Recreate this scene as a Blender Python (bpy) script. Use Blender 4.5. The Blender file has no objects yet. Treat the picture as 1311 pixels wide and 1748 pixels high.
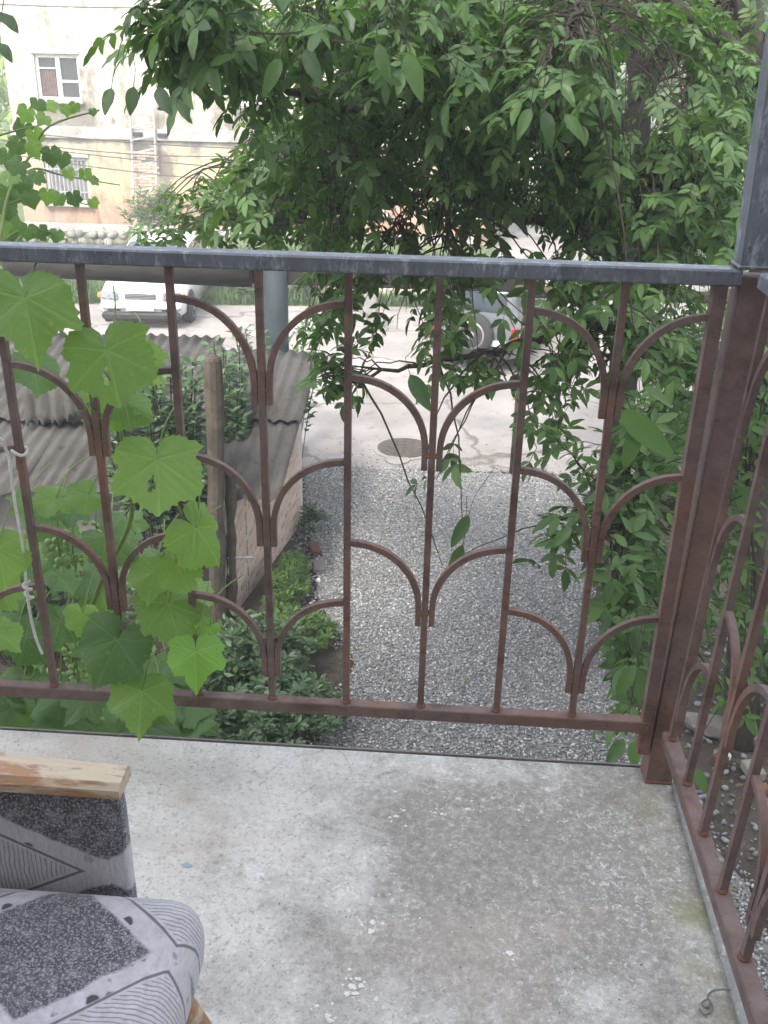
import bpy, math, random
import numpy as np
from mathutils import Vector, Matrix, Euler
random.seed(7); rng = np.random.default_rng(11)
SC = bpy.context.scene
COL = SC.collection
R = math.radians

# ------------------------------------------------------------------ camera
CAMZ = 4.3
F_PX, W_PX, H_PX = 1633.0, 1311.0, 1748.0
PITCH, YAW, ROLL = 0.4326776, -0.0556330, 0.0234292
_f = Vector((math.sin(YAW)*math.cos(PITCH), math.cos(YAW)*math.cos(PITCH), -math.sin(PITCH)))
_r = Vector((math.cos(YAW), -math.sin(YAW), 0)); _u = _r.cross(_f)
_R = _r*math.cos(ROLL) + _u*math.sin(ROLL); _U = _u*math.cos(ROLL) - _r*math.sin(ROLL)
cam_d = bpy.data.cameras.new('camera'); cam = bpy.data.objects.new('camera', cam_d); COL.objects.link(cam)
cam.matrix_world = Matrix(((_R.x, _U.x, -_f.x, 0), (_R.y, _U.y, -_f.y, 0), (_R.z, _U.z, -_f.z, CAMZ), (0, 0, 0, 1)))
cam_d.sensor_fit = 'VERTICAL'; cam_d.sensor_height = 24; cam_d.lens = F_PX/H_PX*24
cam_d.clip_start = .02; cam_d.clip_end = 600
SC.camera = cam
SC.render.resolution_x, SC.render.resolution_y = 768, 1024

# ------------------------------------------------------------------ light
SUN_EL, SUN_AZ = R(50), R(203)          # azimuth clockwise from +Y: behind the camera, a little to the left
w = bpy.data.worlds.new('World'); SC.world = w; w.use_nodes = True
wn = w.node_tree.nodes; bg = wn['Background']
sky = wn.new('ShaderNodeTexSky'); sky.sky_type = 'NISHITA'; sky.sun_disc = False
sky.sun_elevation = SUN_EL; sky.sun_rotation = SUN_AZ
sky.air_density = 1.0; sky.dust_density = 4.0; sky.ozone_density = 1.0
hs = wn.new('ShaderNodeHueSaturation'); hs.inputs['Saturation'].default_value = .45      # thin white cloud
w.node_tree.links.new(sky.outputs[0], hs.inputs['Color']); w.node_tree.links.new(hs.outputs[0], bg.inputs[0]); bg.inputs[1].default_value = .15
sd = bpy.data.lights.new('sun', 'SUN'); sd.energy = 1.25; sd.angle = R(12); sd.color = (1, .95, .87)
so = bpy.data.objects.new('sun', sd); COL.objects.link(so)
_sd = Vector((math.sin(SUN_AZ)*math.cos(SUN_EL), math.cos(SUN_AZ)*math.cos(SUN_EL), math.sin(SUN_EL)))
so.rotation_euler = _sd.to_track_quat('Z', 'Y').to_euler(); so.location = (-6, -10, 20)
vs = SC.view_settings; vs.view_transform = 'Standard'; vs.look = 'None'; vs.gamma = 1; vs.exposure = 2.2; vs.use_curve_mapping = False
SC.cycles.max_bounces = 8; SC.cycles.transparent_max_bounces = 8
SC.cycles.use_denoising = True
HAZE = .005

# ------------------------------------------------------------------ pixel -> place
def ray(x, y): return _f + _R*((x-W_PX/2)/F_PX) - _U*((y-H_PX/2)/F_PX)
def at_z(x, y, z):
    d = ray(x, y); t = (z-CAMZ)/d.z; return Vector((d.x*t, d.y*t, z))
def at_y(x, y, Y):
    d = ray(x, y); t = Y/d.y; return Vector((d.x*t, Y, CAMZ+d.z*t))
def depth(p): return (Vector(p)-Vector((0, 0, CAMZ))).dot(_f)

# ------------------------------------------------------------------ materials
def nmat(name, rough=.8, spec=.3):
    m = bpy.data.materials.new(name); m.use_nodes = True; nt = m.node_tree
    b = nt.nodes['Principled BSDF']; b.inputs['Roughness'].default_value = rough; b.inputs['Specular IOR Level'].default_value = spec
    return m, nt, b
def N(nt, t, **kw):
    n = nt.nodes.new(t)
    for k, v in kw.items():
        if k.startswith('i_'): n.inputs[int(k[2:])].default_value = v
        else: setattr(n, k, v)
    return n
def coords(nt, kind='Object', scale=(1, 1, 1), rot=(0, 0, 0)):
    c = N(nt, 'ShaderNodeTexCoord'); m = N(nt, 'ShaderNodeMapping'); m.inputs['Scale'].default_value = scale; m.inputs['Rotation'].default_value = rot
    nt.links.new(c.outputs[kind], m.inputs[0]); return m.outputs[0]
def noise(nt, vec, scale, detail=6, rough=.6, dist=0):
    n = N(nt, 'ShaderNodeTexNoise'); n.inputs['Scale'].default_value = scale; n.inputs['Detail'].default_value = detail
    n.inputs['Roughness'].default_value = rough; n.inputs['Distortion'].default_value = dist; nt.links.new(vec, n.inputs['Vector']); return n.outputs[0]
def ramp(nt, fac, stops):
    r = N(nt, 'ShaderNodeValToRGB'); el = r.color_ramp.elements
    while len(el) < len(stops): el.new(.5)
    for e, (p, c) in zip(el, stops):
        e.position = p; e.color = (*c, 1) if not isinstance(c, (int, float)) else (c, c, c, 1)
    nt.links.new(fac, r.inputs[0]); return r.outputs[0]
def mix(nt, fac, a, b, mode='MIX'):
    m = N(nt, 'ShaderNodeMix', data_type='RGBA', blend_type=mode)
    for s, v in ((0, fac), (6, a), (7, b)):
        if hasattr(v, 'is_linked') or hasattr(v, 'links'): nt.links.new(v, m.inputs[s])
        elif s == 0: m.inputs[0].default_value = v
        else: m.inputs[s].default_value = (*v, 1)
    return m.outputs[2]
def mth(nt, op, a, b=0.0, c=0.0):
    m = N(nt, 'ShaderNodeMath', operation=op)
    for s, v in ((0, a), (1, b), (2, c)):
        if hasattr(v, 'links'): nt.links.new(v, m.inputs[s])
        else: m.inputs[s].default_value = v
    return m.outputs[0]
def bump(nt, b, h, strength=.3, dist=.01):
    n = N(nt, 'ShaderNodeBump'); n.inputs['Strength'].default_value = strength; n.inputs['Distance'].default_value = dist
    nt.links.new(h, n.inputs['Height']); nt.links.new(n.outputs[0], b.inputs['Normal'])
def rand(nt): return N(nt, 'ShaderNodeObjectInfo').outputs['Random']
def mottled(name, c1, c2, scale=8, rough=.8, bs=.3, bd=.004, c3=None, s3=30, spec=.3, vary=0, metal=0, kind='Object'):
    m, nt, b = nmat(name, rough, spec); v = coords(nt, kind); n1 = noise(nt, v, scale, 8, .65)
    col = ramp(nt, n1, [(.3, c1), (.7, c2)])
    if c3 is not None:
        n3 = noise(nt, v, s3, 6, .7); col = mix(nt, ramp(nt, n3, [(.56, 0.0), (.68, 1.0)]), col, c3)
    if vary:
        k = mth(nt, 'MULTIPLY_ADD', rand(nt), 2*vary, 1-vary); cc = N(nt, 'ShaderNodeCombineColor')
        for i in range(3): nt.links.new(k, cc.inputs[i])
        col = mix(nt, 1.0, col, cc.outputs[0], 'MULTIPLY')
    nt.links.new(col, b.inputs['Base Color']); b.inputs['Metallic'].default_value = metal
    if bs: bump(nt, b, noise(nt, v, scale*6, 6, .7), bs, bd)
    return m
def leaf_mat(name, dark, light, trans=.4, rough=.45, src='tint', veins=False, spec=.35):
    m, nt, b = nmat(name, rough, spec)
    if src == 'tint': t = N(nt, 'ShaderNodeAttribute', attribute_name='tint').outputs['Fac']
    else: t = rand(nt)
    v = coords(nt); n = noise(nt, v, 14, 4)
    t2 = mth(nt, 'MULTIPLY_ADD', n, .5, mth(nt, 'MULTIPLY_ADD', t, .9, -.2))
    col = ramp(nt, t2, [(.08, dark), (.92, light)])
    if veins:
        va = N(nt, 'ShaderNodeAttribute', attribute_name='vein').outputs['Fac']
        col = mix(nt, mth(nt, 'MULTIPLY', va, .2), col, tuple(min(1, c*1.7+.03) for c in light))
        br = noise(nt, v, 5, 5); col = mix(nt, ramp(nt, br, [(.62, 0.0), (.72, .55)]), col, (.34, .36, .10)); br = noise(nt, v, 11, 3); col = mix(nt, ramp(nt, br, [(.70, 0.0), (.76, .6)]), col, (.28, .20, .07))
    nt.links.new(col, b.inputs['Base Color'])
    tr = N(nt, 'ShaderNodeBsdfTranslucent'); tc = mix(nt, 1.0, col, (1.25, 1.35, .6), 'MULTIPLY'); nt.links.new(tc, tr.inputs[0])
    ms = N(nt, 'ShaderNodeMixShader'); ms.inputs[0].default_value = trans
    nt.links.new(b.outputs[0], ms.inputs[1]); nt.links.new(tr.outputs[0], ms.inputs[2])
    nt.links.new(ms.outputs[0], nt.nodes['Material Output'].inputs[0]); return m
def glass_mat(name, col, rough=.05):
    m, nt, b = nmat(name, rough, .6); b.inputs['Base Color'].default_value = (*col, 1); b.inputs['Coat Weight'].default_value = .5; return m
def plain(name, col, rough=.6, metal=0, spec=.4, coat=0):
    m, nt, b = nmat(name, rough, spec); v = coords(nt); n = noise(nt, v, 12, 5)
    nt.links.new(ramp(nt, n, [(.3, tuple(c*.88 for c in col)), (.7, tuple(min(1, c*1.08) for c in col))]), b.inputs['Base Color'])
    b.inputs['Metallic'].default_value = metal; b.inputs['Coat Weight'].default_value = coat; return m

M = {}
# railing paint over rust
m, nt, b = nmat('rust_paint', .72, .3); v = coords(nt)
n1 = noise(nt, v, 22, 8, .7); n2 = noise(nt, v, 90, 6, .7); n3 = noise(nt, v, 5, 4)
c = ramp(nt, n1, [(.3, (.120, .084, .078)), (.7, (.205, .148, .138))])
c = mix(nt, ramp(nt, n3, [(.48, 0.0), (.72, .65)]), c, (.255, .115, .072)); c = mix(nt, ramp(nt, n2, [(.60, 0.0), (.72, .8)]), c, (.055, .035, .03)); c = mix(nt, ramp(nt, noise(nt, v, 9, 6, .7, .4), [(.50, 0.0), (.64, .7)]), c, (.075, .050, .046))
nt.links.new(c, b.inputs['Base Color']); bump(nt, b, n2, .35, .001); M['rust'] = m
M['weld'] = mottled('weld_rust', (.15, .075, .055), (.27, .135, .095), 60, .85, .6, .002)
# grey worn paint of the top rail and upper post
m, nt, b = nmat('grey_paint', .45, .5); v = coords(nt, scale=(1, 1, .35))
n1 = noise(nt, v, 16, 8, .7); n2 = noise(nt, v, 55, 8, .75); n3 = noise(nt, v, 6, 3)
c = ramp(nt, n1, [(.3, (.075, .082, .104)), (.7, (.16, .175, .215))])
c = mix(nt, ramp(nt, n2, [(.52, 0.0), (.64, .8)]), c, (.33, .37, .44)); c = mix(nt, ramp(nt, noise(nt, v, 140, 4, .7), [(.60, 0.0), (.66, .7)]), c, (.06, .06, .07)); c = mix(nt, ramp(nt, n3, [(.55, 0.0), (.75, .5)]), c, (.10, .105, .12))
nt.links.new(c, b.inputs['Base Color']); bump(nt, b, n2, .25, .001); M['grey_paint'] = m
# balcony concrete
m, nt, b = nmat('balcony_concrete', .85, .25); v = coords(nt)
n1 = noise(nt, v, 5, 10, .72, .3); n2 = noise(nt, v, 58, 10, .85, .3); n3 = noise(nt, v, 1.9, 7, .68, .6); n4 = noise(nt, v, 170, 4, .7)
c = ramp(nt, n1, [(.28, (.44, .42, .39)), (.5, (.58, .56, .53)), (.72, (.68, .66, .63))])
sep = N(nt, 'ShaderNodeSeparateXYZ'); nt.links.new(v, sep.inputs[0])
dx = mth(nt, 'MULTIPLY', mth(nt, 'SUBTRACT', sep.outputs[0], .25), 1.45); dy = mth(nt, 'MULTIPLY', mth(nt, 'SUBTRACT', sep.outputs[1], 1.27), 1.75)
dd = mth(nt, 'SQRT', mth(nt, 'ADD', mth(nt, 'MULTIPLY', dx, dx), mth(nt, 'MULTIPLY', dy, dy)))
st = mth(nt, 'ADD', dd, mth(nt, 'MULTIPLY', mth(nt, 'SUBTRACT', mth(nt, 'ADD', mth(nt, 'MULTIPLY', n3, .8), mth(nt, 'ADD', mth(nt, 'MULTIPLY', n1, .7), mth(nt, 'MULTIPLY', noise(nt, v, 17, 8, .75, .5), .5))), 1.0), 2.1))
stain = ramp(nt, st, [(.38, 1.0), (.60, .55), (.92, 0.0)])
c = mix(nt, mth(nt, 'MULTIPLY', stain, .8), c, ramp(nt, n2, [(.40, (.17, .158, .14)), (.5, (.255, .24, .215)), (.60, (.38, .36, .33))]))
c = mix(nt, ramp(nt, n2, [(.57, 0.0), (.66, .5)]), c, (.70, .69, .67)); c = mix(nt, ramp(nt, noise(nt, v, 75, 6, .8, .4), [(.36, .6), (.46, 0.0)]), c, (.24, .225, .205))
c = mix(nt, ramp(nt, n4, [(.57, 0.0), (.63, .55)]), c, (.20, .188, .172)); n7 = noise(nt, v, 95, 5, .8, .5); c = mix(nt, mth(nt, 'MULTIPLY', ramp(nt, n7, [(.55, 0.0), (.60, .8)]), ramp(nt, n1, [(.42, .25), (.6, 1.0)])), c, (.72, .71, .69))
moss = mth(nt, 'MULTIPLY', ramp(nt, sep.outputs[0], [(.36, 0.0), (.45, 1.0)]), ramp(nt, noise(nt, v, 9, 5), [(.5, 0.0), (.7, .55)]))
c = mix(nt, moss, c, (.27, .26, .12))
warm = ramp(nt, noise(nt, v, 3.1, 4, .6, .4), [(.5, 0.0), (.72, .45)]); c = mix(nt, warm, c, (.58, .48, .42))
vo = N(nt, 'ShaderNodeTexVoronoi', feature='DISTANCE_TO_EDGE'); vo.inputs['Scale'].default_value = 1.9
vd = N(nt, 'ShaderNodeVectorMath', operation='ADD'); nz = N(nt, 'ShaderNodeTexNoise'); nz.inputs['Scale'].default_value = 6; nt.links.new(v, nz.inputs[0])
sc_ = N(nt, 'ShaderNodeVectorMath', operation='SCALE'); sc_.inputs['Scale'].default_value = .22; nt.links.new(nz.outputs[1], sc_.inputs[0])
nt.links.new(v, vd.inputs[0]); nt.links.new(sc_.outputs[0], vd.inputs[1]); nt.links.new(vd.outputs[0], vo.inputs['Vector'])
crack = mth(nt, 'MULTIPLY', ramp(nt, vo.outputs[0], [(.002, 1.0), (.007, 0.0)]), ramp(nt, n3, [(.48, 0.0), (.66, .38)]))
c = mix(nt, crack, c, (.2, .19, .175))
nt.links.new(c, b.inputs['Base Color'])
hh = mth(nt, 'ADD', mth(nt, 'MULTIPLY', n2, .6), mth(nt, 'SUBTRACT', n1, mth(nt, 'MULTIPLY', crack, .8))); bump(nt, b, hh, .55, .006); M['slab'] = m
M['yard'] = mottled('yard_concrete', (.19, .175, .166), (.30, .28, .268), .9, .9, .3, .01, c3=(.15, .135, .126), s3=3)
nt = M['yard'].node_tree; b = nt.nodes['Principled BSDF']; old = b.inputs['Base Color'].links[0].from_socket; v = coords(nt); nz = N(nt, 'ShaderNodeTexNoise'); nz.inputs['Scale'].default_value = 2.5; nt.links.new(v, nz.inputs[0])
sc_ = N(nt, 'ShaderNodeVectorMath', operation='SCALE'); sc_.inputs['Scale'].default_value = .5; nt.links.new(nz.outputs[1], sc_.inputs[0]); vd = N(nt, 'ShaderNodeVectorMath', operation='ADD'); nt.links.new(v, vd.inputs[0]); nt.links.new(sc_.outputs[0], vd.inputs[1])
vo = N(nt, 'ShaderNodeTexVoronoi', feature='DISTANCE_TO_EDGE'); vo.inputs['Scale'].default_value = .45; nt.links.new(vd.outputs[0], vo.inputs['Vector'])
c = mix(nt, ramp(nt, vo.outputs[0], [(.004, .75), (.02, 0.0)]), old, (.07, .062, .055)); c = mix(nt, ramp(nt, noise(nt, v, .35, 6, .7), [(.5, 0.0), (.62, .55)]), c, (.17, .15, .135)); nt.links.new(c, b.inputs['Base Color'])
M['soil'] = mottled('soil', (.045, .036, .028), (.10, .082, .064), 5, .95, .8, .03, c3=(.14, .125, .105), s3=22)
M['meadow'] = mottled('meadow', (.05, .075, .03), (.12, .15, .06), 1.2, .95, .6, .05)
M['gravel_bed'] = mottled('gravel_bed', (.18, .175, .17), (.36, .355, .345), 40, .95, .8, .02)
def tinted(name, stops, rough=.85):
    m, nt, b = nmat(name, rough, .3); t = N(nt, 'ShaderNodeAttribute', attribute_name='tint').outputs['Fac']
    c = ramp(nt, t, stops); n = noise(nt, coords(nt), 60, 4); c = mix(nt, .25, c, ramp(nt, n, [(.3, 0.15), (.7, .7)]), 'OVERLAY')
    nt.links.new(c, b.inputs['Base Color']); return m
M['stone'] = tinted('gravel_stone', [(0, (.14, .14, .145)), (.3, (.25, .255, .26)), (.65, (.37, .37, .37)), (.9, (.47, .465, .455)), (1, (.64, .63, .61))])
M['leaf'] = leaf_mat('walnut_leaf', (.040, .092, .028), (.10, .185, .056), .42, .5)
M['leaf_obj'] = leaf_mat('walnut_leaf_near', (.040, .085, .030), (.095, .18, .055), .36, .42, src='rand')
M['leaf_far'] = leaf_mat('far_leaf', (.035, .075, .025), (.11, .18, .06), .3, .6)
M['leaf_pale'] = leaf_mat('pale_far_leaf', (.12, .20, .05), (.25, .36, .10), .35, .6)
M['shrub_leaf'] = leaf_mat('shrub_leaf', (.032, .07, .027), (.095, .165, .065), .22, .38, spec=.5)
M['herb'] = leaf_mat('herb_leaf', (.06, .12, .03), (.14, .24, .06), .3, .5)
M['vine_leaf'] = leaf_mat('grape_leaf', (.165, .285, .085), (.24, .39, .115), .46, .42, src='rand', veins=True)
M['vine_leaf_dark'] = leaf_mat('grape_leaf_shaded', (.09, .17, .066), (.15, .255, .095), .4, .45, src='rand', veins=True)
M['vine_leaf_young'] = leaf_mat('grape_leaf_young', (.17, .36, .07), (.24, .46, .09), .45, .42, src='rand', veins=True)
M['stem_green'] = plain('green_stem', (.16, .22, .07), .6); M['stem_brown'] = mottled('vine_wood', (.14, .09, .055), (.30, .21, .13), 30, .85)
M['grape'] = plain('green_grape', (.20, .32, .10), .35, spec=.5, coat=.2)
m, nt, b = nmat('bark', .95, .15); v = coords(nt, scale=(1, 1, .22)); n1 = noise(nt, v, 26, 8, .7, .6); n2 = noise(nt, v, 5, 4)
c = mix(nt, n2, ramp(nt, n1, [(.35, (.020, .017, .014)), (.65, (.085, .074, .062))]), (.055, .05, .044)); nt.links.new(c, b.inputs['Base Color']); bump(nt, b, n1, 1, .03); M['bark'] = m
M['bark_dark'] = mottled('dark_bark', (.006, .005, .0045), (.017, .014, .012), 14, .95, .8, .02)
M['twig'] = mottled('twig_bark', (.022, .018, .015), (.06, .05, .04), 25, .9)
M['corr'] = mottled('asbestos_sheet', (.034, .032, .029), (.082, .077, .07), 3.5, .97, .4, .004, c3=(.025, .026, .020), s3=7, vary=.12)
M['brick'] = mottled('pink_brick', (.44, .30, .235), (.55, .42, .345), 16, .92, .5, .004, c3=(.60, .55, .51), s3=11, vary=.14)
M['mortar'] = mottled('mortar', (.46, .40, .35), (.56, .50, .44), 14, .95, .5, .004)
M['render_grey'] = mottled('grey_render', (.16, .155, .15), (.28, .27, .26), 4, .95, .4)
M['timber'] = mottled('old_timber', (.045, .037, .03), (.115, .096, .076), 9, .95, .8, .01, c3=(.045, .05, .03), s3=6)
# facade
m, nt, b = nmat('facade_plaster', .92, .2); v = coords(nt); sep = N(nt, 'ShaderNodeSeparateXYZ'); nt.links.new(v, sep.inputs[0])
n1 = noise(nt, v, .55, 7, .65, .5); n2 = noise(nt, v, 2.2, 8, .7)
hz = mth(nt, 'ADD', sep.outputs[2], mth(nt, 'MULTIPLY', mth(nt, 'SUBTRACT', n1, .5), 2.2))
c = ramp(nt, mth(nt, 'MULTIPLY', hz, .2), [(.0, (.40, .215, .145)), (.15, (.44, .25, .17)), (.21, (.45, .375, .21)), (.44, (.46, .40, .25)), (.50, (.42, .385, .34)), (.60, (.53, .50, .41))])
c = mix(nt, ramp(nt, n2, [(.47, 0.0), (.60, .7)]), c, (.27, .225, .185)); c = mix(nt, ramp(nt, n1, [(.50, 0.0), (.60, .8)]), c, (.085, .075, .068)); n6 = noise(nt, coords(nt, scale=(1, 1, .18)), 3.2, 6, .7); c = mix(nt, ramp(nt, n6, [(.50, 0.0), (.64, .6)]), c, (.11, .098, .088))
nt.links.new(c, b.inputs['Base Color']); bump(nt, b, n2, .4, .03); M['facade'] = m
M['course'] = mottled('cornice_plaster', (.24, .225, .21), (.40, .375, .345), 2, .9, .4, c3=(.15, .14, .13), s3=3)
M['white_frame'] = plain('white_window_frame', (.72, .72, .70), .5)
M['pane'] = glass_mat('window_glass', (.03, .033, .037)); M['net'] = mottled('net_curtain', (.13, .13, .14), (.22, .22, .23), 6, .9); M['curtain'] = mottled('window_curtain', (.07, .045, .042), (.14, .10, .095), 9, .9)
M['bars'] = plain('grille_bars', (.30, .30, .31), .6); M['rubble'] = mottled('rubble_stone', (.12, .115, .105), (.28, .265, .245), 4, .95, .6, .02, vary=.25)
M['ladder'] = plain('ladder_metal', (.36, .35, .34), .5); M['cable'] = plain('cable_rubber', (.06, .06, .065), .6)
M['pipe_dark'] = mottled('old_pipe', (.014, .013, .011), (.030, .027, .023), 5, .85, .3); M['post_blue'] = mottled('blue_grey_metal', (.018, .025, .030), (.034, .045, .052), 4, .75, .2)
M['pipe_grey'] = mottled('galvanised_pipe', (.20, .20, .20), (.36, .36, .36), 40, .6, .3, .001, c3=(.55, .55, .55), s3=90)
M['rope'] = mottled('white_cord', (.55, .55, .53), (.72, .72, .70), 80, .9)
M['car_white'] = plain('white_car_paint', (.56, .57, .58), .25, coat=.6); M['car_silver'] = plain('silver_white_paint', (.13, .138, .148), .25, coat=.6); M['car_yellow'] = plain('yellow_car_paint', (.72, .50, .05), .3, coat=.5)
M['tyre'] = plain('tyre_rubber', (.03, .03, .03), .85); M['rim'] = plain('wheel_rim', (.26, .265, .27), .45, metal=.3); M['black'] = plain('black_plastic', (.015, .015, .016), .6)
M['car_glass'] = glass_mat('car_glass', (.045, .06, .075)); M['lamp_clear'] = glass_mat('headlamp', (.13, .14, .16), .12); M['lamp_red'] = plain('tail_lamp', (.30, .012, .018), .25, coat=.5); M['lamp_orange'] = plain('indicator', (.65, .20, .04), .3)
M['plate'] = plain('number_plate', (.66, .68, .72), .5); M['iron'] = mottled('cast_iron', (.045, .038, .033), (.085, .073, .065), 12, .8, .5, .004); M['steel_edge'] = mottled('edge_steel', (.13, .12, .115), (.24, .23, .22), 30, .6)
M['house'] = mottled('house_plaster', (.50, .48, .44), (.60, .58, .54), 2, .92); M['roof_tile'] = mottled('roof_red', (.22, .10, .07), (.32, .15, .10), 4, .9); M['door'] = mottled('brown_door', (.14, .08, .05), (.22, .13, .08), 8, .6)
M['paint_drop'] = plain('white_paint_drop', (.70, .69, .67), .7); M['blue_drop'] = plain('blue_paint_drop', (.33, .42, .47), .8)
# armchair
m, nt, b = nmat('arm_wood', .55, .35); v = coords(nt, scale=(4, 28, 28)); n1 = noise(nt, v, 1.6, 7, .6, 1.0); v2 = coords(nt, scale=(4, 15, 15)); n2 = noise(nt, v2, 1.6, 5, .6, .5)
c = ramp(nt, n1, [(.3, (.34, .26, .17)), (.5, (.52, .44, .33)), (.7, (.44, .36, .26))]); c = mix(nt, ramp(nt, n2, [(.48, 0.0), (.54, .85)]), c, (.33, .155, .07)); n5 = noise(nt, coords(nt, scale=(9, 60, 60)), 2, 6, .7); c = mix(nt, ramp(nt, n5, [(.56, 0.0), (.64, .7)]), c, (.20, .16, .12)); nt.links.new(c, b.inputs['Base Color']); bump(nt, b, n1, .2, .002); M['arm_wood'] = m
def fabric(name, org, sx, sy, vert=False):
    m, nt, b = nmat(name, .95, .1); v = coords(nt); sep = N(nt, 'ShaderNodeSeparateXYZ'); nt.links.new(v, sep.inputs[0])
    U = mth(nt, 'DIVIDE', mth(nt, 'SUBTRACT', sep.outputs[0], org[0]), sx)
    V_ = mth(nt, 'DIVIDE', mth(nt, 'SUBTRACT', sep.outputs[2 if vert else 1], org[1]), sy)
    nA = noise(nt, v, 70, 5, .8); nB = noise(nt, coords(nt, scale=(60, 60, 420) if not vert else (420, 60, 60)), 1, 4, .7)
    fu = mth(nt, 'ABSOLUTE', mth(nt, 'SUBTRACT', mth(nt, 'FRACT', U), .5)); fv = mth(nt, 'ABSOLUTE', mth(nt, 'SUBTRACT', mth(nt, 'FRACT', V_), .5))
    d = mth(nt, 'ADD', fu, fv)                                    # 0 centre .. 1 corner
    dk = mth(nt, 'ADD', d, mth(nt, 'ADD', mth(nt, 'MULTIPLY', mth(nt, 'SUBTRACT', nA, .5), .05), mth(nt, 'MULTIPLY', mth(nt, 'SUBTRACT', noise(nt, v, 7, 2), .5), .22)))
    dark = ramp(nt, dk, [(.42, 1.0), (.445, 0.0)]); nC = noise(nt, coords(nt, scale=(340, 340, 340), rot=(0, 0, .5)), 1, 3, .8); worn = mth(nt, 'MULTIPLY', ramp(nt, nA, [(.48, 1.0), (.72, .55)]), ramp(nt, nC, [(.50, 1.0), (.60, .35)]))
    band = mth(nt, 'MULTIPLY', ramp(nt, d, [(.44, 0.0), (.445, 1.0)]), ramp(nt, d, [(.56, 1.0), (.565, 0.0)]))
    line = mth(nt, 'MULTIPLY', ramp(nt, d, [(.565, 0.0), (.57, 1.0)]), ramp(nt, d, [(.585, 1.0), (.59, 0.0)]))
    vo = N(nt, 'ShaderNodeTexVoronoi'); vo.inputs['Scale'].default_value = 42; nt.links.new(v, vo.inputs['Vector'])
    star = mth(nt, 'MULTIPLY', mth(nt, 'MULTIPLY', ramp(nt, mth(nt, 'ADD', vo.outputs[0], mth(nt, 'MULTIPLY', nA, .35)), [(.42, 1.0), (.50, 0.0)]), band), ramp(nt, vo.outputs[1], [(.35, 0.0), (.45, 1.0)]))
    wv = N(nt, 'ShaderNodeTexWave', bands_direction='X' if vert else 'Y'); wv.inputs['Scale'].default_value = 62; wv.inputs['Distortion'].default_value = 5; wv.inputs['Detail'].default_value = 3; wv.inputs['Detail Scale'].default_value = .6; nt.links.new(v, wv.inputs['Vector'])
    strip = mth(nt, 'MULTIPLY', mth(nt, 'MULTIPLY', ramp(nt, wv.outputs['Fac'], [(.72, 0.0), (.85, 1.0)]), ramp(nt, d, [(.60, 0.0), (.61, 1.0)])), .55)
    base = ramp(nt, nB, [(.3, (.38, .37, .40)), (.7, (.54, .525, .56))])
    allm = mth(nt, 'MINIMUM', mth(nt, 'ADD', mth(nt, 'MULTIPLY', dark, worn), mth(nt, 'ADD', star, mth(nt, 'ADD', strip, mth(nt, 'MULTIPLY', line, .8)))), 1.0)
    c = mix(nt, allm, base, (.065, .066, .080)); nt.links.new(c, b.inputs['Base Color']); b.inputs['Sheen Weight'].default_value = .3
    bump(nt, b, mth(nt, 'ADD', nB, mth(nt, 'MULTIPLY', nA, .6)), .35, .002); return m
M['fab_seat'] = fabric('seat_fabric', (-.378-.13, .694-.105), .26, .21); M['fab_arm'] = fabric('arm_fabric', (-.346-.20, 3.574-.105), .40, .21, True)

# ------------------------------------------------------------------ mesh helpers
ORG = {}
def tag(o, label=None, cat=None, group=None, kind=None):
    for k, v in (('label', label), ('category', cat), ('group', group), ('kind', kind)):
        if v: o[k] = v
    return o
def thing(name, label, cat, loc=(0, 0, 0), group=None):
    o = bpy.data.objects.new(name, None); COL.objects.link(o); o.location = loc; o.empty_display_size = .1
    ORG[o.as_pointer()] = Vector(loc); return tag(o, label, cat, group)
def link(name, me, mat, parent=None, loc=None):
    """link mesh whose vertices are given in the space of the scene (or of the root, when that stands at 0)"""
    o = bpy.data.objects.new(name, me); COL.objects.link(o)
    if mat is not None and not me.materials: me.materials.append(mat)
    if parent is not None:
        o.parent = parent; po = ORG.get(parent.as_pointer(), Vector())
        o.location = (Vector(loc) if loc is not None else Vector()) - po
        ORG[o.as_pointer()] = Vector(loc) if loc is not None else Vector()
    else:
        if loc is not None: o.location = loc
        ORG[o.as_pointer()] = Vector(loc) if loc is not None else Vector()
    return o
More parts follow.
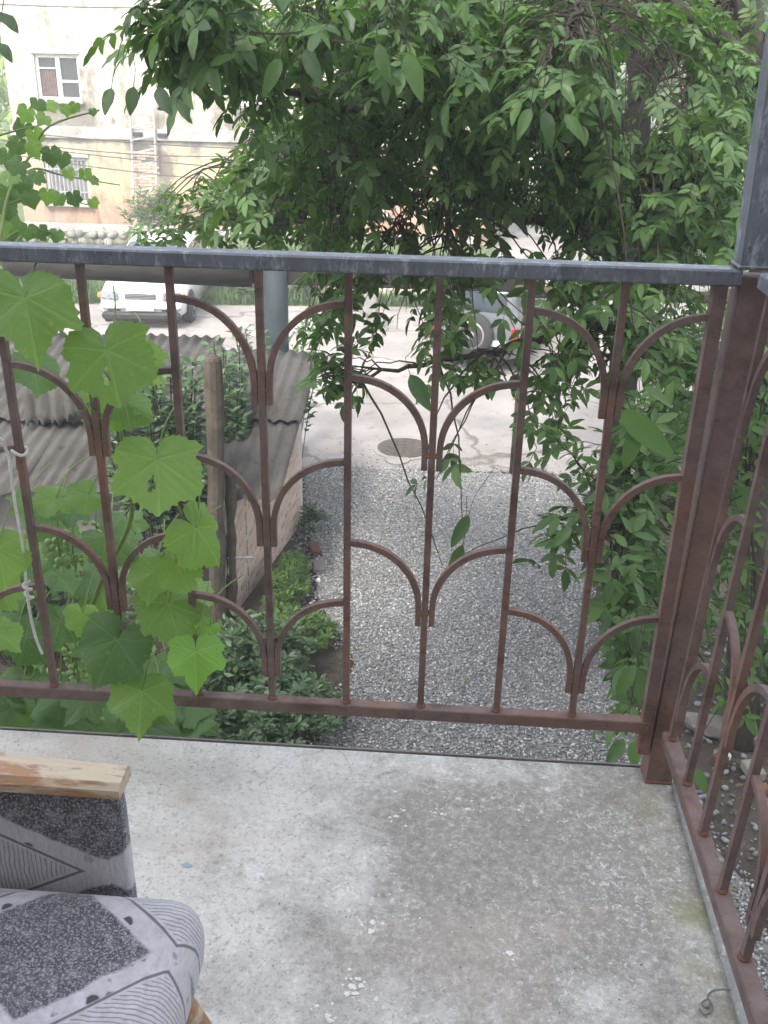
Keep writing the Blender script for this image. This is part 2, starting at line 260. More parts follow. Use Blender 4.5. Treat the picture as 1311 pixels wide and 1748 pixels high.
class MB:
    def __init__(s): s.v = []; s.f = []
    def add(s, vs, fs):
        k = len(s.v); s.v += [tuple(p) for p in vs]; s.f += [tuple(i+k for i in f) for f in fs]; return s
    def box(s, c, d, rot=None, bev=0, taper=1):
        x, y, z = d[0]/2, d[1]/2, d[2]/2; c = Vector(c); rm = rot if rot is not None else Matrix.Identity(3)
        if bev:
            b_ = min(bev, x*.9, y*.9, z*.9); vs = []
            for sz in (-1, 1):
                for ins in ((b_, 0) if sz < 0 else (0, b_)):
                    zz = sz*z if ins else sz*(z-b_)
                    X, Y = x-ins, y-ins
                    for (px, py) in ((-X+b_, -Y), (X-b_, -Y), (X, -Y+b_), (X, Y-b_), (X-b_, Y), (-X+b_, Y), (-X, Y-b_), (-X, -Y+b_)): vs.append((px, py, zz))
            fs = [tuple(range(7, -1, -1)), tuple(range(24, 32))]
            for l in range(3):
                for i in range(8): j = (i+1) % 8; fs.append((l*8+i, l*8+j, l*8+8+j, l*8+8+i))
            vs = [rm @ Vector(p) + c for p in vs]
        else:
            vs = [rm @ Vector((sx*x*(taper if sz > 0 else 1), sy*y*(taper if sz > 0 else 1), sz*z)) + c for sz in (-1, 1) for sx, sy in ((-1, -1), (1, -1), (1, 1), (-1, 1))]
            fs = [(3, 2, 1, 0), (4, 5, 6, 7), (0, 1, 5, 4), (1, 2, 6, 5), (2, 3, 7, 6), (3, 0, 4, 7)]
        return s.add(vs, fs)
    def tube(s, pts, r, n=6, cap=True, square=False):
        P = [Vector(p) for p in pts]; rr = r if isinstance(r, (list, tuple)) else [r]*len(P); vs = []; fs = []; up = None
        for i, p in enumerate(P):
            t = (P[min(i+1, len(P)-1)]-P[max(i-1, 0)])
            t = t.normalized() if t.length > 1e-9 else Vector((0, 0, 1))
            if up is None: up = Vector((0, 0, 1)) if abs(t.z) < .9 else Vector((0, 1, 0))
            a = t.cross(up); a = a.normalized() if a.length > 1e-6 else Vector((1, 0, 0)); bb = a.cross(t); up = bb
            for k in range(n):
                an = 2*math.pi*(k+.5)/n; vs.append(p+(a*math.cos(an)+bb*math.sin(an))*rr[i])
        for i in range(len(P)-1):
            for k in range(n): j = (k+1) % n; fs.append((i*n+k, i*n+j, (i+1)*n+j, (i+1)*n+k))
        if cap: fs += [tuple(range(n-1, -1, -1)), tuple(range((len(P)-1)*n, len(P)*n))]
        return s.add(vs, fs)
    def lathe(s, prof, axis='z', c=(0, 0, 0), n=24):
        vs = []; fs = []; c = Vector(c)
        for (r, h) in prof:
            for k in range(n):
                a = 2*math.pi*k/n; p = (r*math.cos(a), r*math.sin(a), h)
                p = {'z': p, 'x': (p[2], p[0], p[1]), 'y': (p[0], p[2], p[1])}[axis]; vs.append(Vector(p)+c)
        for i in range(len(prof)-1):
            for k in range(n): j = (k+1) % n; fs.append((i*n+k, i*n+j, (i+1)*n+j, (i+1)*n+k))
        fs += [tuple(range(n-1, -1, -1)), tuple(range((len(prof)-1)*n, len(prof)*n))]
        return s.add(vs, fs)
    def mesh(s, name, mat=None, smooth=False, off=Vector((0, 0, 0))):
        me = bpy.data.meshes.new(name); me.from_pydata([tuple(Vector(p)-off) for p in s.v], [], s.f); me.update()
        if mat is not None: me.materials.append(mat)
        if smooth: me.shade_smooth()
        return me
    def build(s, name, mat, parent=None, smooth=False, loc=None):
        off = Vector(loc) if loc is not None else Vector()
        return link(name, s.mesh(name, mat, smooth, off), mat, parent, loc)
def np_mesh(name, V, T, mat, tint=None, smooth=False):
    me = bpy.data.meshes.new(name); V = np.ascontiguousarray(V, dtype=np.float32); T = np.ascontiguousarray(T, dtype=np.int32)
    me.vertices.add(len(V)); me.vertices.foreach_set('co', V.ravel()); nf, k = T.shape
    me.loops.add(nf*k); me.loops.foreach_set('vertex_index', T.ravel()); me.polygons.add(nf)
    me.polygons.foreach_set('loop_start', np.arange(0, nf*k, k, dtype=np.int32)); me.polygons.foreach_set('loop_total', np.full(nf, k, dtype=np.int32))
    if smooth: me.polygons.foreach_set('use_smooth', np.ones(nf, dtype=bool))
    me.update(calc_edges=True); me.validate()
    if tint is not None:
        a = me.attributes.new('tint', 'FLOAT', 'POINT'); a.data.foreach_set('value', np.ascontiguousarray(tint, dtype=np.float32))
    me.materials.append(mat); return me
def norm(a): return a/np.maximum(np.linalg.norm(a, axis=-1, keepdims=True), 1e-9)
LV = np.array([(0, 0, 0), (.33, 0, .0), (.68, 0, -.02), (1, 0, -.10), (.16, .30, .035), (.48, .45, .055), (.82, .24, -.01), (.16, -.30, .035), (.48, -.45, .055), (.82, -.24, -.01)], float)
LT = np.array([(0, 1, 4), (1, 5, 4), (1, 2, 5), (2, 6, 5), (2, 3, 6), (1, 0, 7), (1, 7, 8), (2, 1, 8), (2, 8, 9), (3, 2, 9)])
SV = np.array([(0, 0, 0), (.5, 0, -.03), (1, 0, -.12), (.45, .42, .05), (.45, -.42, .05)], float); ST = np.array([(0, 1, 3), (1, 2, 3), (1, 0, 4), (2, 1, 4)])
def leaves_mesh(name, P, D, Nn, L, Wd, mat, tint=None, simple=False):
    tv, tt = (SV, ST) if simple else (LV, LT)
    P = np.asarray(P, float); D = norm(np.asarray(D, float)); Nn = np.asarray(Nn, float); L = np.asarray(L, float); Wd = np.asarray(Wd, float)
    S = norm(np.cross(Nn, D)); Z = np.cross(D, S); n = len(P); k = len(tv)
    V = P[:, None]+(D[:, None]*tv[None, :, 0:1]*L[:, None, None]+S[:, None]*tv[None, :, 1:2]*Wd[:, None, None]+Z[:, None]*tv[None, :, 2:3]*L[:, None, None])
    T = (tt[None]+(np.arange(n)*k)[:, None, None]).reshape(-1, 3)
    if tint is None: tint = rng.random(n)
    return np_mesh(name, V.reshape(-1, 3), T, mat, np.repeat(tint, k))

# ================================================================== SETTING
GY = 3.05     # balcony floor level
b_ = MB(); b_.add([(-78, -48, -.02), (118, -48, -.02), (118, 146, -.02), (-78, 146, -.02)], [(0, 1, 2, 3)]); tag(b_.build('ground', M['soil']), kind='structure')
def sheet(name, poly, z, mat, kind='structure'):
    b = MB(); b.add([(x, y, z) for x, y in poly], [tuple(range(len(poly)))]); return tag(b.build(name, mat), kind=kind)
GRAVEL = [(-1.25, 1.0), (2.0, 1.0), (1.95, 4.3), (1.55, 5.3), (1.45, 7.5), (1.9, 10.55), (-1.55, 10.45), (-1.22, 8.6), (-.95, 7.3), (-.55, 6.4), (-.75, 5.2)]
sheet('gravel_path', GRAVEL, .004, M['gravel_bed'])
sheet('yard', [(-16, 10.2), (-1.6, 10.42), (1.9, 10.62), (7.5, 10.9), (8, 19.5), (9.5, 70), (2.2, 70), (1.2, 19.3), (-16, 17.2)], .010, M['yard'])
sheet('grass_bank', [(-60, 16.7), (-16, 17.25), (1.15, 19.2), (2.1, 60), (-60, 60)], .006, M['meadow'])
sheet('verge', [(7.6, 11), (60, 11), (60, 80), (9.6, 80), (8.1, 19.5)], .007, M['meadow'])

# hillside behind
hv = []; hf = []; nx, ny = 40, 10
for j in range(ny+1):
    for i in range(nx+1):
        x = -70+i*4.5; t = j/ny; hv.append((x, 72+t*70, -.5+(t**.8)*34*(0.75+.25*math.sin(i*.5+1))+random.uniform(-.6, .6)*t))
for j in range(ny):
    for i in range(nx): a = j*(nx+1)+i; hf.append((a, a+1, a+nx+2, a+nx+1))
h = MB(); h.add(hv, hf); tag(h.build('hill', M['meadow'], smooth=True), kind='structure')

# gravel stones
def in_poly(x, y, poly):
    c = np.zeros(len(x), bool); n = len(poly)
    for i in range(n):
        x0, y0 = poly[i]; x1, y1 = poly[(i+1) % n]
        with np.errstate(divide='ignore', invalid='ignore'): c ^= ((y0 > y) != (y1 > y)) & (x < (x1-x0)*(y-y0)/(y1-y0)+x0)
    return c
ph = (1+5**.5)/2; IV = norm(np.array([(-1, ph, 0), (1, ph, 0), (-1, -ph, 0), (1, -ph, 0), (0, -1, ph), (0, 1, ph), (0, -1, -ph), (0, 1, -ph), (ph, 0, -1), (ph, 0, 1), (-ph, 0, -1), (-ph, 0, 1)], float))
IT = np.array([(0, 11, 5), (0, 5, 1), (0, 1, 7), (0, 7, 10), (0, 10, 11), (1, 5, 9), (5, 11, 4), (11, 10, 2), (10, 7, 6), (7, 1, 8), (3, 9, 4), (3, 4, 2), (3, 2, 6), (3, 6, 8), (3, 8, 9), (4, 9, 5), (2, 4, 11), (6, 2, 10), (8, 6, 7), (9, 8, 1)])
OV = np.array([(1, 0, 0), (-1, 0, 0), (0, 1, 0), (0, -1, 0), (0, 0, 1), (0, 0, -1)], float); OT = np.array([(0, 2, 4), (2, 1, 4), (1, 3, 4), (3, 0, 4), (2, 0, 5), (1, 2, 5), (3, 1, 5), (0, 3, 5)])
def stones_mesh(name, X, Y, S, z0, mat, flat=.55, tint=None):
    n = len(X); tv, tt = (OV*1.15, OT) if n > 20000 else (IV, IT); nv = len(tv); A = rng.normal(size=(n, 3, 3)); Q, _ = np.linalg.qr(A); sc = np.stack([S*rng.uniform(.7, 1.3, n), S*rng.uniform(.55, 1, n), S*rng.uniform(.35, .75, n)], -1)
    V = np.einsum('nij,nkj->nki', Q, tv[None]*sc[:, None]*rng.uniform(.8, 1.15, (n, nv, 1))); V[..., 2] *= flat+.25
    V += np.stack([X, Y, z0+S*.25], -1)[:, None]
    T = (tt[None]+(np.arange(n)*nv)[:, None, None]).reshape(-1, 3)
    return np_mesh(name, V.reshape(-1, 3), T, mat, np.repeat(rng.random(n) if tint is None else tint, nv))
nS = 110000; gx = rng.uniform(-1.6, 2.1, nS); gy = rng.uniform(2.9, 10.6, nS); k = in_poly(gx+rng.normal(0, .06, nS), gy+rng.normal(0, .06, nS), GRAVEL); gx, gy = gx[k], gy[k]
ex = rng.uniform(-1.5, 2.2, 900); gx = np.concatenate([gx, ex]); gy = np.concatenate([gy, 10.45+.04*ex+rng.exponential(.22, 900)])
tag(link('gravel', stones_mesh('gravel', gx, gy, rng.uniform(.0065, .0155, len(gx)), .004+rng.random(len(gx))*.012, M['stone']), None), 'loose grey crushed gravel covering the strip below the balcony', 'gravel', kind='stuff')
# coarse debris on the soil by the trunk and along the brick wall
nD = 1500; dx_ = np.concatenate([rng.uniform(1.5, 3.3, nD), rng.uniform(-1.4, -.85, 500)]); dy_ = np.concatenate([rng.uniform(3.2, 7.5, nD), rng.uniform(7.2, 9.3, 500)])
tag(link('rubble_scatter', stones_mesh('rubble_scatter', dx_, dy_, rng.uniform(.008, .035, len(dx_)), -.012, M['stone'], tint=rng.random(len(dx_))*.45), None), 'small stones and crumbs scattered over bare soil by the trunk', 'rubble', kind='stuff')

# ------------------------------------------------------------------ house that carries the balcony (behind the camera)
t = thing('house', 'pale plastered house wall that carries the balcony', 'house', (0, -.7, 0))
MB().box((0, -4.5, 4.9), (15, 7.6, 9.8)).build('wall', M['house'], t)
rb = MB(); rb.add([(-7.9, -.45, 9.81), (7.9, -.45, 9.81), (7.9, -8.6, 9.81), (-7.9, -8.6, 9.81), (-7.9, -4.5, 12.2), (7.9, -4.5, 12.2)], [(3, 2, 1, 0), (0, 1, 5, 4), (2, 3, 4, 5), (1, 2, 5), (3, 0, 4)]); rb.build('roof', M['roof_tile'], t)
dr = MB().box((-.9, -.69, 4.08), (.9, .05, 2.05), bev=.01).build('door', M['door'], t); MB().tube([(-.55, -.64, 4.05), (-.55, -.60, 4.05), (-.66, -.60, 4.05)], .008).build('handle', M['rim'], dr)

# ------------------------------------------------------------------ balcony floor
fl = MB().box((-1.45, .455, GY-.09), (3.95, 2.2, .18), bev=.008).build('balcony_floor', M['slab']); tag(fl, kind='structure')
MB().box((-1.45, 1.5585, GY-.035), (3.95, .004, .066)).build('edge_strip', M['steel_edge'], fl)
sp = MB()
def blob(c, r, n=9, squash=1.0, z=GY+.0012):
    ph0 = random.random()*6; vs = [(c[0], c[1], z+.0004)]
    for i in range(n):
        a = 2*math.pi*i/n; rr = r*random.uniform(.6, 1.25); vs.append((c[0]+rr*math.cos(a+ph0), c[1]+rr*squash*math.sin(a+ph0), z))
    sp.add(vs, [(0, i+1, (i+1) % n+1) for i in range(n)])
for (px, py, r) in [(600, 1685, .009), (612, 1672, .009), (592, 1697, .008), (608, 1697, .008), (618, 1684, .008), (642, 1706, .006), (636, 1575, .008), (634, 1590, .010), (676, 1394, .009), (690, 1384, .006), (663, 1331, .004), (674, 1352, .006), (797, 1382, .009), (742, 1388, .006), (754, 1390, .007), (885, 1383, .006), (540, 1718, .006), (564, 1742, .008), (870, 1628, .008), (668, 1403, .004), (560, 1735, .009), (795, 1305, .004), (770, 1308, .004)]:
    p = at_z(px, py, GY); blob(p, r*.62, 13, random.uniform(.6, 1.1))
    for q in range(4): blob(p+Vector((random.gauss(0, r), random.gauss(0, r), 0)), r*random.uniform(.1, .35), 9, z=GY+.0009+q*.0001)
for i in range(170):
    p = at_z(random.uniform(600, 1120), random.uniform(1310, 1600), GY)
    if p.y < 1.54 and p.x < .44: blob(p, random.choice((.0006, .0008, .001, .0013, .0018)), 7)
tag(sp.build('paint_splatter', M['paint_drop'], fl), kind='stuff')
sp = MB(); blob(at_z(318, 1477, GY), .012, 12, .5); sp.build('blue_paint_mark', M['blue_drop'], fl)
nC = 420; cx = rng.uniform(-.9, .47, nC); cy = rng.uniform(.6, 1.54, nC); tag(link('grit', stones_mesh('grit', cx, cy, rng.uniform(.0007, .0022, nC), GY, M['stone']), None, fl), kind='stuff')

# ------------------------------------------------------------------ railings
D0, X0, S0 = 1.5085, -.1479, .143
ZT, ZB = CAMZ-.2872, CAMZ-1.1033
PA = [(3.79, 3.962), (3.526, 3.692), (3.250, 3.417)]; PB = [(3.685, 3.842), (3.378, 3.540)]
def strip(b, pts, wdt, dp, depth_dir):
    """flat bar swept along pts, wdt in the plane of the panel and dp along depth_dir"""
    P = [Vector(p) for p in pts]; dd = Vector(depth_dir).normalized(); vs = []; fs = []
    for i, p in enumerate(P):
        tt = (P[min(i+1, len(P)-1)]-P[max(i-1, 0)]).normalized(); s_ = tt.cross(dd).normalized()
        for a, c in ((-1, -1), (1, -1), (1, 1), (-1, 1)): vs.append(p+s_*(a*wdt/2)+dd*(c*dp/2))
    n = len(P)
    for i in range(n-1):
        for k in range(4): j = (k+1) % 4; fs.append((i*4+k, i*4+j, i*4+4+j, i*4+4+k))
    fs += [(3, 2, 1, 0), tuple(range(4*n-4, 4*n))]; b.add(vs, fs)
def panel(t, pos, k0, k1, ddir, pat, wb=.0120):
    """pos(k, z) gives the axis of bar k; pat(k) gives the list of (collar foot, arch end) heights or None"""
    for k in range(k0, k1+1):
        b = MB(); a0, a1 = pos(k, ZB-.002), pos(k, ZT+.002); a0.x += random.uniform(-.001, .001)
        strip(b, [a0, (a0+a1)/2, a1], wb, wb, ddir); b.build('baluster', M['rust'], t)
        wl = MB(); wl.lathe([(.0085, 0), (.0095, .004), (.0075, .009)], c=pos(k, ZB-.001), n=10); wl.build('weld', M['weld'], t)
        for (zc, za) in (pat(k) or []):
            for s_ in (-1, 1):
                if not (k0 <= k+s_ <= k1): continue
                A = pos(k, zc); B = pos(k+s_, zc); u = (B-A); span = u.length; u.normalize(); pts = [A+u*.0125, A+u*.0125+Vector((0, 0, .018)), A+u*.0125+Vector((0, 0, .036))]
                bz = za-(zc+.036); a_ = span-.0125
                for q in range(1, 13):
                    an = q/12*math.pi/2; e = pos(k+s_, zc+.036+bz*math.sin(an)); s0 = a_*math.cos(an)**.92
                    pts.append(e-u*max(s0, .0068))
                b = MB(); strip(b, pts, .0106, .0110, ddir); b.build('arch', M['rust'], t)
            cb = MB(); c_ = pos(k, zc+.0255); dv = Vector(ddir).normalized(); un = (pos(k+1, zc)-pos(k, zc)).normalized()
            rm = Matrix((un, dv, Vector((0, 0, 1)))).transposed(); cb.box(c_, (.031, .0128, .009), rm, bev=.004); cb.build('collar', M['weld'], t)
fr = thing('railing', 'rusty brown iron railing panel with scalloped arches under a long grey top rail', 'railing', (-.5, D0, GY))
panel(fr, lambda k, z: Vector((X0+k*S0, D0, z)), -9, 4, (0, 1, 0), lambda k: (PA if (k % 4) == 3 else PB) if k % 2 else None)
MB().box(((-1.6+.452)/2, D0+.004, ZT+.0125), (2.05, .042, .025), bev=.003).build('top_rail', M['grey_paint'], fr)
MB().box(((-1.6+.432)/2, D0, ZB-.0125), (2.03, .024, .025), bev=.002).build('bottom_rail', M['rust'], fr)
sb = MB(); strip(sb, [(X0+4*S0-.0005, D0, ZB-.075), (X0+4*S0-.0005, D0, 3.5), (X0+4*S0-.0005, D0, ZT-.001)], .021, .021, (0, 1, 0)); sb.build('end_stile', M['rust'], fr)
XS = lambda z: .4585+(z-ZB)/(ZT-ZB)*.026
sr = thing('railing', 'rusty iron railing panel with scalloped arches running from the corner post beside the gravel', 'railing', (.46, .8, GY))
panel(sr, lambda k, z: Vector((XS(z), 1.452-.1195*k, z)), 0, 14, (1, 0, 0), lambda k: (PA if (k % 4) == 0 else PB) if k % 2 == 0 else None)
MB().box((XS(ZT)+.006, .605, ZT+.0125), (.042, 1.755, .025), bev=.003).build('top_rail', M['grey_paint'], sr)
MB().box((XS(ZB), .6, ZB-.0125), (.026, 1.75, .025), bev=.002).build('bottom_rail', M['rust'], sr)
# corner post: brown below the rail, grey above
cp = thing('steel_post', 'square steel corner post, brown below the rail and worn blue grey above it', 'post', (.463, 1.526, GY))
pb = MB(); strip(pb, [(.463, 1.527, GY), (.472, 1.527, 3.6), (.4785, 1.527, ZT+.012)], .05, .05, (0, 1, 0)); pb.build('lower_post', M['rust'], cp)
MB().box((.463, 1.527, GY+.003), (.054, .054, .006), bev=.002).build('weld', M['weld'], cp)
pb = MB(); strip(pb, [(.467, 1.516, ZT+.0255), (.459, 1.516, 4.3), (.440, 1.516, 5.75)], .042, .042, (0, 1, 0)); pb.build('upper_post', M['grey_paint'], cp)
MB().box((.467, 1.516, ZT+.029), (.050, .050, .006), bev=.002).build('weld_plate', M['grey_paint'], cp)
def smooth_path(pts, m=5):
    P = [Vector(p) for p in pts]; out = []
    for i in range(len(P)-1):
        p0, p1, p2, p3 = P[max(i-1, 0)], P[i], P[i+1], P[min(i+2, len(P)-1)]
        for s in range(m):
            u = s/m; out.append(.5*((2*p1)+(p2-p0)*u+(2*p0-5*p1+4*p2-p3)*u*u+(3*p1-p0-3*p2+p3)*u**3))
    return out+[P[-1]]
# pipe along the floor edge, tied with a wire
pp = MB(); pp.tube([(.494, 1.49, GY+.010), (.487, 1.0, GY+.011), (.482, .2, GY+.011), (.478, -.6, GY+.011)], .010, 12)
tag(pp.build('floor_pipe', M['pipe_grey'], smooth=True), 'thin galvanised pipe lying along the right edge of the concrete floor', 'pipe')
wr = MB(); q = [at_z(x, y, GY+dz) for x, y, dz in [(1247, 1690, .024), (1232, 1689, .022), (1216, 1692, .016), (1208, 1702, .007), (1213, 1712, .004), (1206, 1720, .004), (1198, 1712, .005), (1210, 1706, .008), (1216, 1722, .004), (1204, 1732, .004), (1194, 1722, .003)]]
wr.tube(smooth_path(q, 6), .0014, 6); tag(wr.build('wire', M['steel_edge'], smooth=True), 'twisted bit of wire hooked over the thin floor pipe', 'wire')

# white cord on the left bar
cd = thing('white_cord', 'white plastic cord knotted and looped around a rusty railing bar', 'cord', tuple(at_y(45, 1000, 1.46)))
bx = X0-4*S0
def bar4(z): return Vector((bx, D0, z))
zl = at_y(20, 770, D0).z
loop = [bar4(zl)+Vector((.0125*math.cos(a), .0125*math.sin(a), .004*math.sin(2*a))) for a in [i*math.pi/6 for i in range(13)]]
path = [at_y(-30, 735, 1.46), at_y(4, 752, 1.47), at_y(10, 768, 1.488), at_y(14, 775, 1.49), at_y(18, 800, 1.485), at_y(26, 860, 1.48), at_y(38, 930, 1.478), at_y(44, 985, 1.478), at_y(50, 1040, 1.48), at_y(60, 1085, 1.485), at_y(72, 1116, 1.492)]
b = MB(); b.tube(smooth_path(path), .0028, 8); b.build('cord', M['rope'], cd, True)
b = MB(); b.tube(loop, .0028, 8); b.build('loop', M['rope'], cd, True)
kn = []
for i in range(30):
    a = i/29*math.pi*5; c_ = at_y(44+(i/29)*8, 992+(i/29)*34, 1.476); kn.append(c_+Vector((.006*math.cos(a), .005*math.sin(a), 0)))
b = MB(); b.tube(kn, .003, 8); b.build('knot', M['rope'], cd, True)

# ------------------------------------------------------------------ armchair
def rounded(c, d, r, nx=14, ny=14, nz=6, bulge=.0):
    """closed rounded box with puffed faces"""
    b = MB(); grid = {}; x, y, z = d[0]/2, d[1]/2, d[2]/2; vs = []; fs = []
    def vert(u, v_, w_):
        key = (round(u, 5), round(v_, 5), round(w_, 5))
        if key in grid: return grid[key]
        p = Vector((u*x, v_*y, w_*z)); q = Vector((max(-x+r, min(x-r, p.x)), max(-y+r, min(y-r, p.y)), max(-z+r, min(z-r, p.z)))); e = p-q
        if e.length > 1e-9: e = e.normalized()*r
        p = q+e
        if abs(w_) == 1: p.z += bulge*w_*math.cos(u*1.3)*math.cos(v_*1.3)
        vs.append(Vector(c)+p); grid[key] = len(vs)-1; return len(vs)-1
    def face(fn, na, nb):
        for i in range(na):
            for j in range(nb):
                a0, a1, b0, b1 = -1+2*i/na, -1+2*(i+1)/na, -1+2*j/nb, -1+2*(j+1)/nb
                fs.append((vert(*fn(a0, b0)), vert(*fn(a1, b0)), vert(*fn(a1, b1)), vert(*fn(a0, b1))))
    face(lambda a, e: (a, e, 1), nx, ny); face(lambda a, e: (e, a, -1), ny, nx)
    face(lambda a, e: (1, a, e), ny, nz); face(lambda a, e: (-1, e, a), nz, ny)
    face(lambda a, e: (e, 1, a), nz, nx); face(lambda a, e: (a, -1, e), nx, nz)
    return b.add(vs, fs)
ac = thing('armchair', 'worn armchair with grey and black patterned fabric and scuffed wooden armrests', 'armchair', (-.6, .52, GY))
rounded((-.510, .452, GY+.362), (.56, .668, .10), .040, 30, 30, 8, .006).build('seat_cushion', M['fab_seat'], ac, True)
rounded((-.575, .8065, GY+.39), (.50, .032, .285), .011, 16, 3, 10).build('side_panel', M['fab_arm'], ac, True)
b = MB()
aw = []; 
for i in range(13):
    u = i/12; x = -.87+.549*u; wy = .0225-.004*max(0, u-.75)*4*.6; zt = .5515-.003*max(0, u-.8)*5
    aw.append((x, wy, zt))
sec = lambda x, wy, zt: [(x, .805-wy, GY+zt-.017), (x, .805-wy, GY+zt-.006), (x, .805-wy+.007, GY+zt), (x, .805+wy-.007, GY+zt+.002), (x, .805+wy, GY+zt-.006), (x, .805+wy, GY+zt-.017)]
vs = [p for a in aw for p in sec(*a)]; fs = []
for i in range(12):
    for k in range(6): j = (k+1) % 6; fs.append((i*6+k, i*6+j, i*6+6+j, i*6+6+k))
fs += [tuple(range(5, -1, -1)), tuple(range(72, 78))]; b.add(vs, fs); b.build('armrest', M['arm_wood'], ac)
MB().box((-.595, .10, GY+.536), (.56, .068, .03), bev=.006).build('armrest', M['arm_wood'], ac)
MB().box((-.61, .10, GY+.385), (.46, .03, .265), bev=.01).build('side_panel', M['fab_arm'], ac)
rounded((-.86, .455, GY+.62), (.15, .68, .56), .06, 6, 14, 14).build('backrest', M['fab_seat'], ac, True)
MB().box((-.575, .455, GY+.285), (.46, .62, .05), bev=.006).build('seat_frame', M['arm_wood'], ac)
for (x0, y0, x1, y1) in ((-.345, .725, -.262, .80), (-.345, .19, -.262, .12), (-.80, .72, -.87, .775), (-.80, .19, -.87, .135)):
    md_ = Vector(((x0+x1)/2, (y0+y1)/2, GY+.13)); bt_ = Vector((x1, y1, GY))
    if x0 > -.5 and y0 > .5: md_ = Vector((-.277, .797, GY+.195)); bt_ = Vector((-.225, .84, GY)); x0, y0 = -.297, .777
    b = MB(); b.tube([(x0, y0, GY+.265), md_, bt_], [.019, .018, .013], 10); b.build('leg', M['arm_wood'], ac, True)

# ------------------------------------------------------------------ shed on the left
sh = thing('shed', 'low shed with corrugated grey sheet roof and pinkish brick side wall', 'shed', (-3.0, 8.4, 0))
def corr_sheet(x0, x1, ya, za, yb, zb, pitch=.12, amp=.016, ragged=0, thick=.006):
    nx = int((x1-x0)/pitch*6); ny = 6; vs = []; fs = []
    for s_ in (0, 1):
        for j in range(ny+1):
            for i in range(nx+1):
                x = x0+(x1-x0)*i/nx; u = j/ny; y = ya+(yb-ya)*u
                if j == 0 and ragged: y += ragged*math.sin(i*1.7)*math.sin(i*.37+1)
                vs.append((x, y, za+(zb-za)*u+amp*math.sin(2*math.pi*x/pitch)-s_*thick))
    o = (nx+1)*(ny+1)
    for j in range(ny):
        for i in range(nx): a = j*(nx+1)+i; fs += [(a, a+1, a+nx+2, a+nx+1), (o+a, o+a+nx+1, o+a+nx+2, o+a+1)]
    for i in range(nx): fs += [(i+1, i, o+i, o+i+1), (ny*(nx+1)+i, ny*(nx+1)+i+1, o+ny*(nx+1)+i+1, o+ny*(nx+1)+i)]
    for j in range(ny): a = j*(nx+1); fs += [(a, a+nx+1, o+a+nx+1, o+a), (a+nx+nx+1, a+nx, o+a+nx, o+a+nx+nx+1)]
    b = MB(); b.add(vs, fs); return b
rx = [-6.7, -5.6, -4.5, -3.4, -2.3, -1.25]
for i in range(5):
    x0, x1 = rx[i]-.05, rx[i+1]
    corr_sheet(x0, x1, 7.0+random.uniform(-.08, .06), 1.075+i*.008, 8.55, 1.395+i*.008, ragged=.03).build('roof_sheet', M['corr'], sh, True)
    if i < 4: corr_sheet(x0+.02, x1+.02, 8.02+random.uniform(-.05, .05), 1.345+i*.008, 9.85+random.uniform(-.05, .05), 1.66+i*.008, ragged=.02).build('roof_sheet', M['corr'], sh, True)
    else: corr_sheet(x0+.02, x1+.02, 8.15, 1.365+i*.008, 9.55, 1.62+i*.008, ragged=.02).build('roof_sheet', M['corr'], sh, True)
# broken sheet hanging down at the step of the roof
vs = []; fs = []; n = 48
pa, pb_ = at_y(42, 664, 8.02), at_y(135, 662, 8.02)
for j in range(5):
    for i in range(n+1):
        u = i/n; p = pa.lerp(pb_, u); low = .30+.03*math.sin(i*.9)+(-.10*max(0, u-.7)/.3)
        vs.append((p.x+.02*j/4, 8.0-.02*j+.021*math.sin(2*math.pi*p.x/.135), p.z+.02-low*j/4))
for j in range(4):
    for i in range(n): a = j*(n+1)+i; fs.append((a, a+1, a+n+2, a+n+1))
b = MB(); b.add(vs, fs); o = b.build('hanging_sheet', M['corr'], sh, True); o['label'] = 'broken piece of corrugated sheet hanging from the roof'
md = o.modifiers.new('solid', 'SOLIDIFY'); md.thickness = .008
MB().box((-4.1, 7.45, .5), (5.0, .16, 1.0)).build('front_wall', M['render_grey'], sh)
# side wall: mortar core with each brick on it, running from its near end to the far corner
A_ = Vector((-1.66, 6.95, 0)); B_ = Vector((-1.335, 8.98, 0)); wl_ = (B_-A_).length; wd_ = (B_-A_).normalized(); wn_ = Vector((wd_.y, -wd_.x, 0)); rm = Matrix((wd_, -wn_, Vector((0, 0, 1)))).transposed()
b = MB(); tz = lambda u: 1.075+.33*u
vs = []
for off in (-.012, -.11):
    for u, z in ((0, 0), (1, 0), (1, tz(1)), (0, tz(0))): vs.append(A_+wd_*(wl_*u)+wn_*off+Vector((0, 0, z)))
b.add(vs, [(0, 1, 2, 3), (7, 6, 5, 4), (0, 3, 7, 4), (1, 5, 6, 2), (3, 2, 6, 7), (0, 4, 5, 1)]); side = b.build('side_wall', M['mortar'], sh)
bl, bh = .245, .068; bm = [MB().box((0, 0, 0), (bl-.012+e, .05, bh-.012), bev=.004).mesh('brick', M['brick']) for e in (0, -.01)]
half = MB().box((0, 0, 0), (bl/2-.012, .05, bh-.012), bev=.006).mesh('brick', M['brick'])
row = 0; zc = bh/2+.005
while zc < 1.40:
    x = (bl/2 if row % 2 else 0)
    cells = ([(bl/4, half)] if row % 2 else [])
    while x+bl <= wl_+.02: cells.append((x+bl/2, random.choice(bm))); x += bl
    if wl_-x > bl*.4: cells.append((x+bl/4, half))
    for (xc, me) in cells:
        if zc+bh/2 > tz(xc/wl_): continue
        p = A_+wd_*xc+wn_*(-.0335+random.uniform(-.0025, .0035))+Vector((0, 0, zc+random.uniform(-.002, .002)))
        o = link('brick', me, None, side, p); o.rotation_euler = (rm @ Euler((random.uniform(-.01, .01), random.uniform(-.012, .012), random.uniform(-.02, .02))).to_matrix()).to_euler()
    row += 1; zc += bh
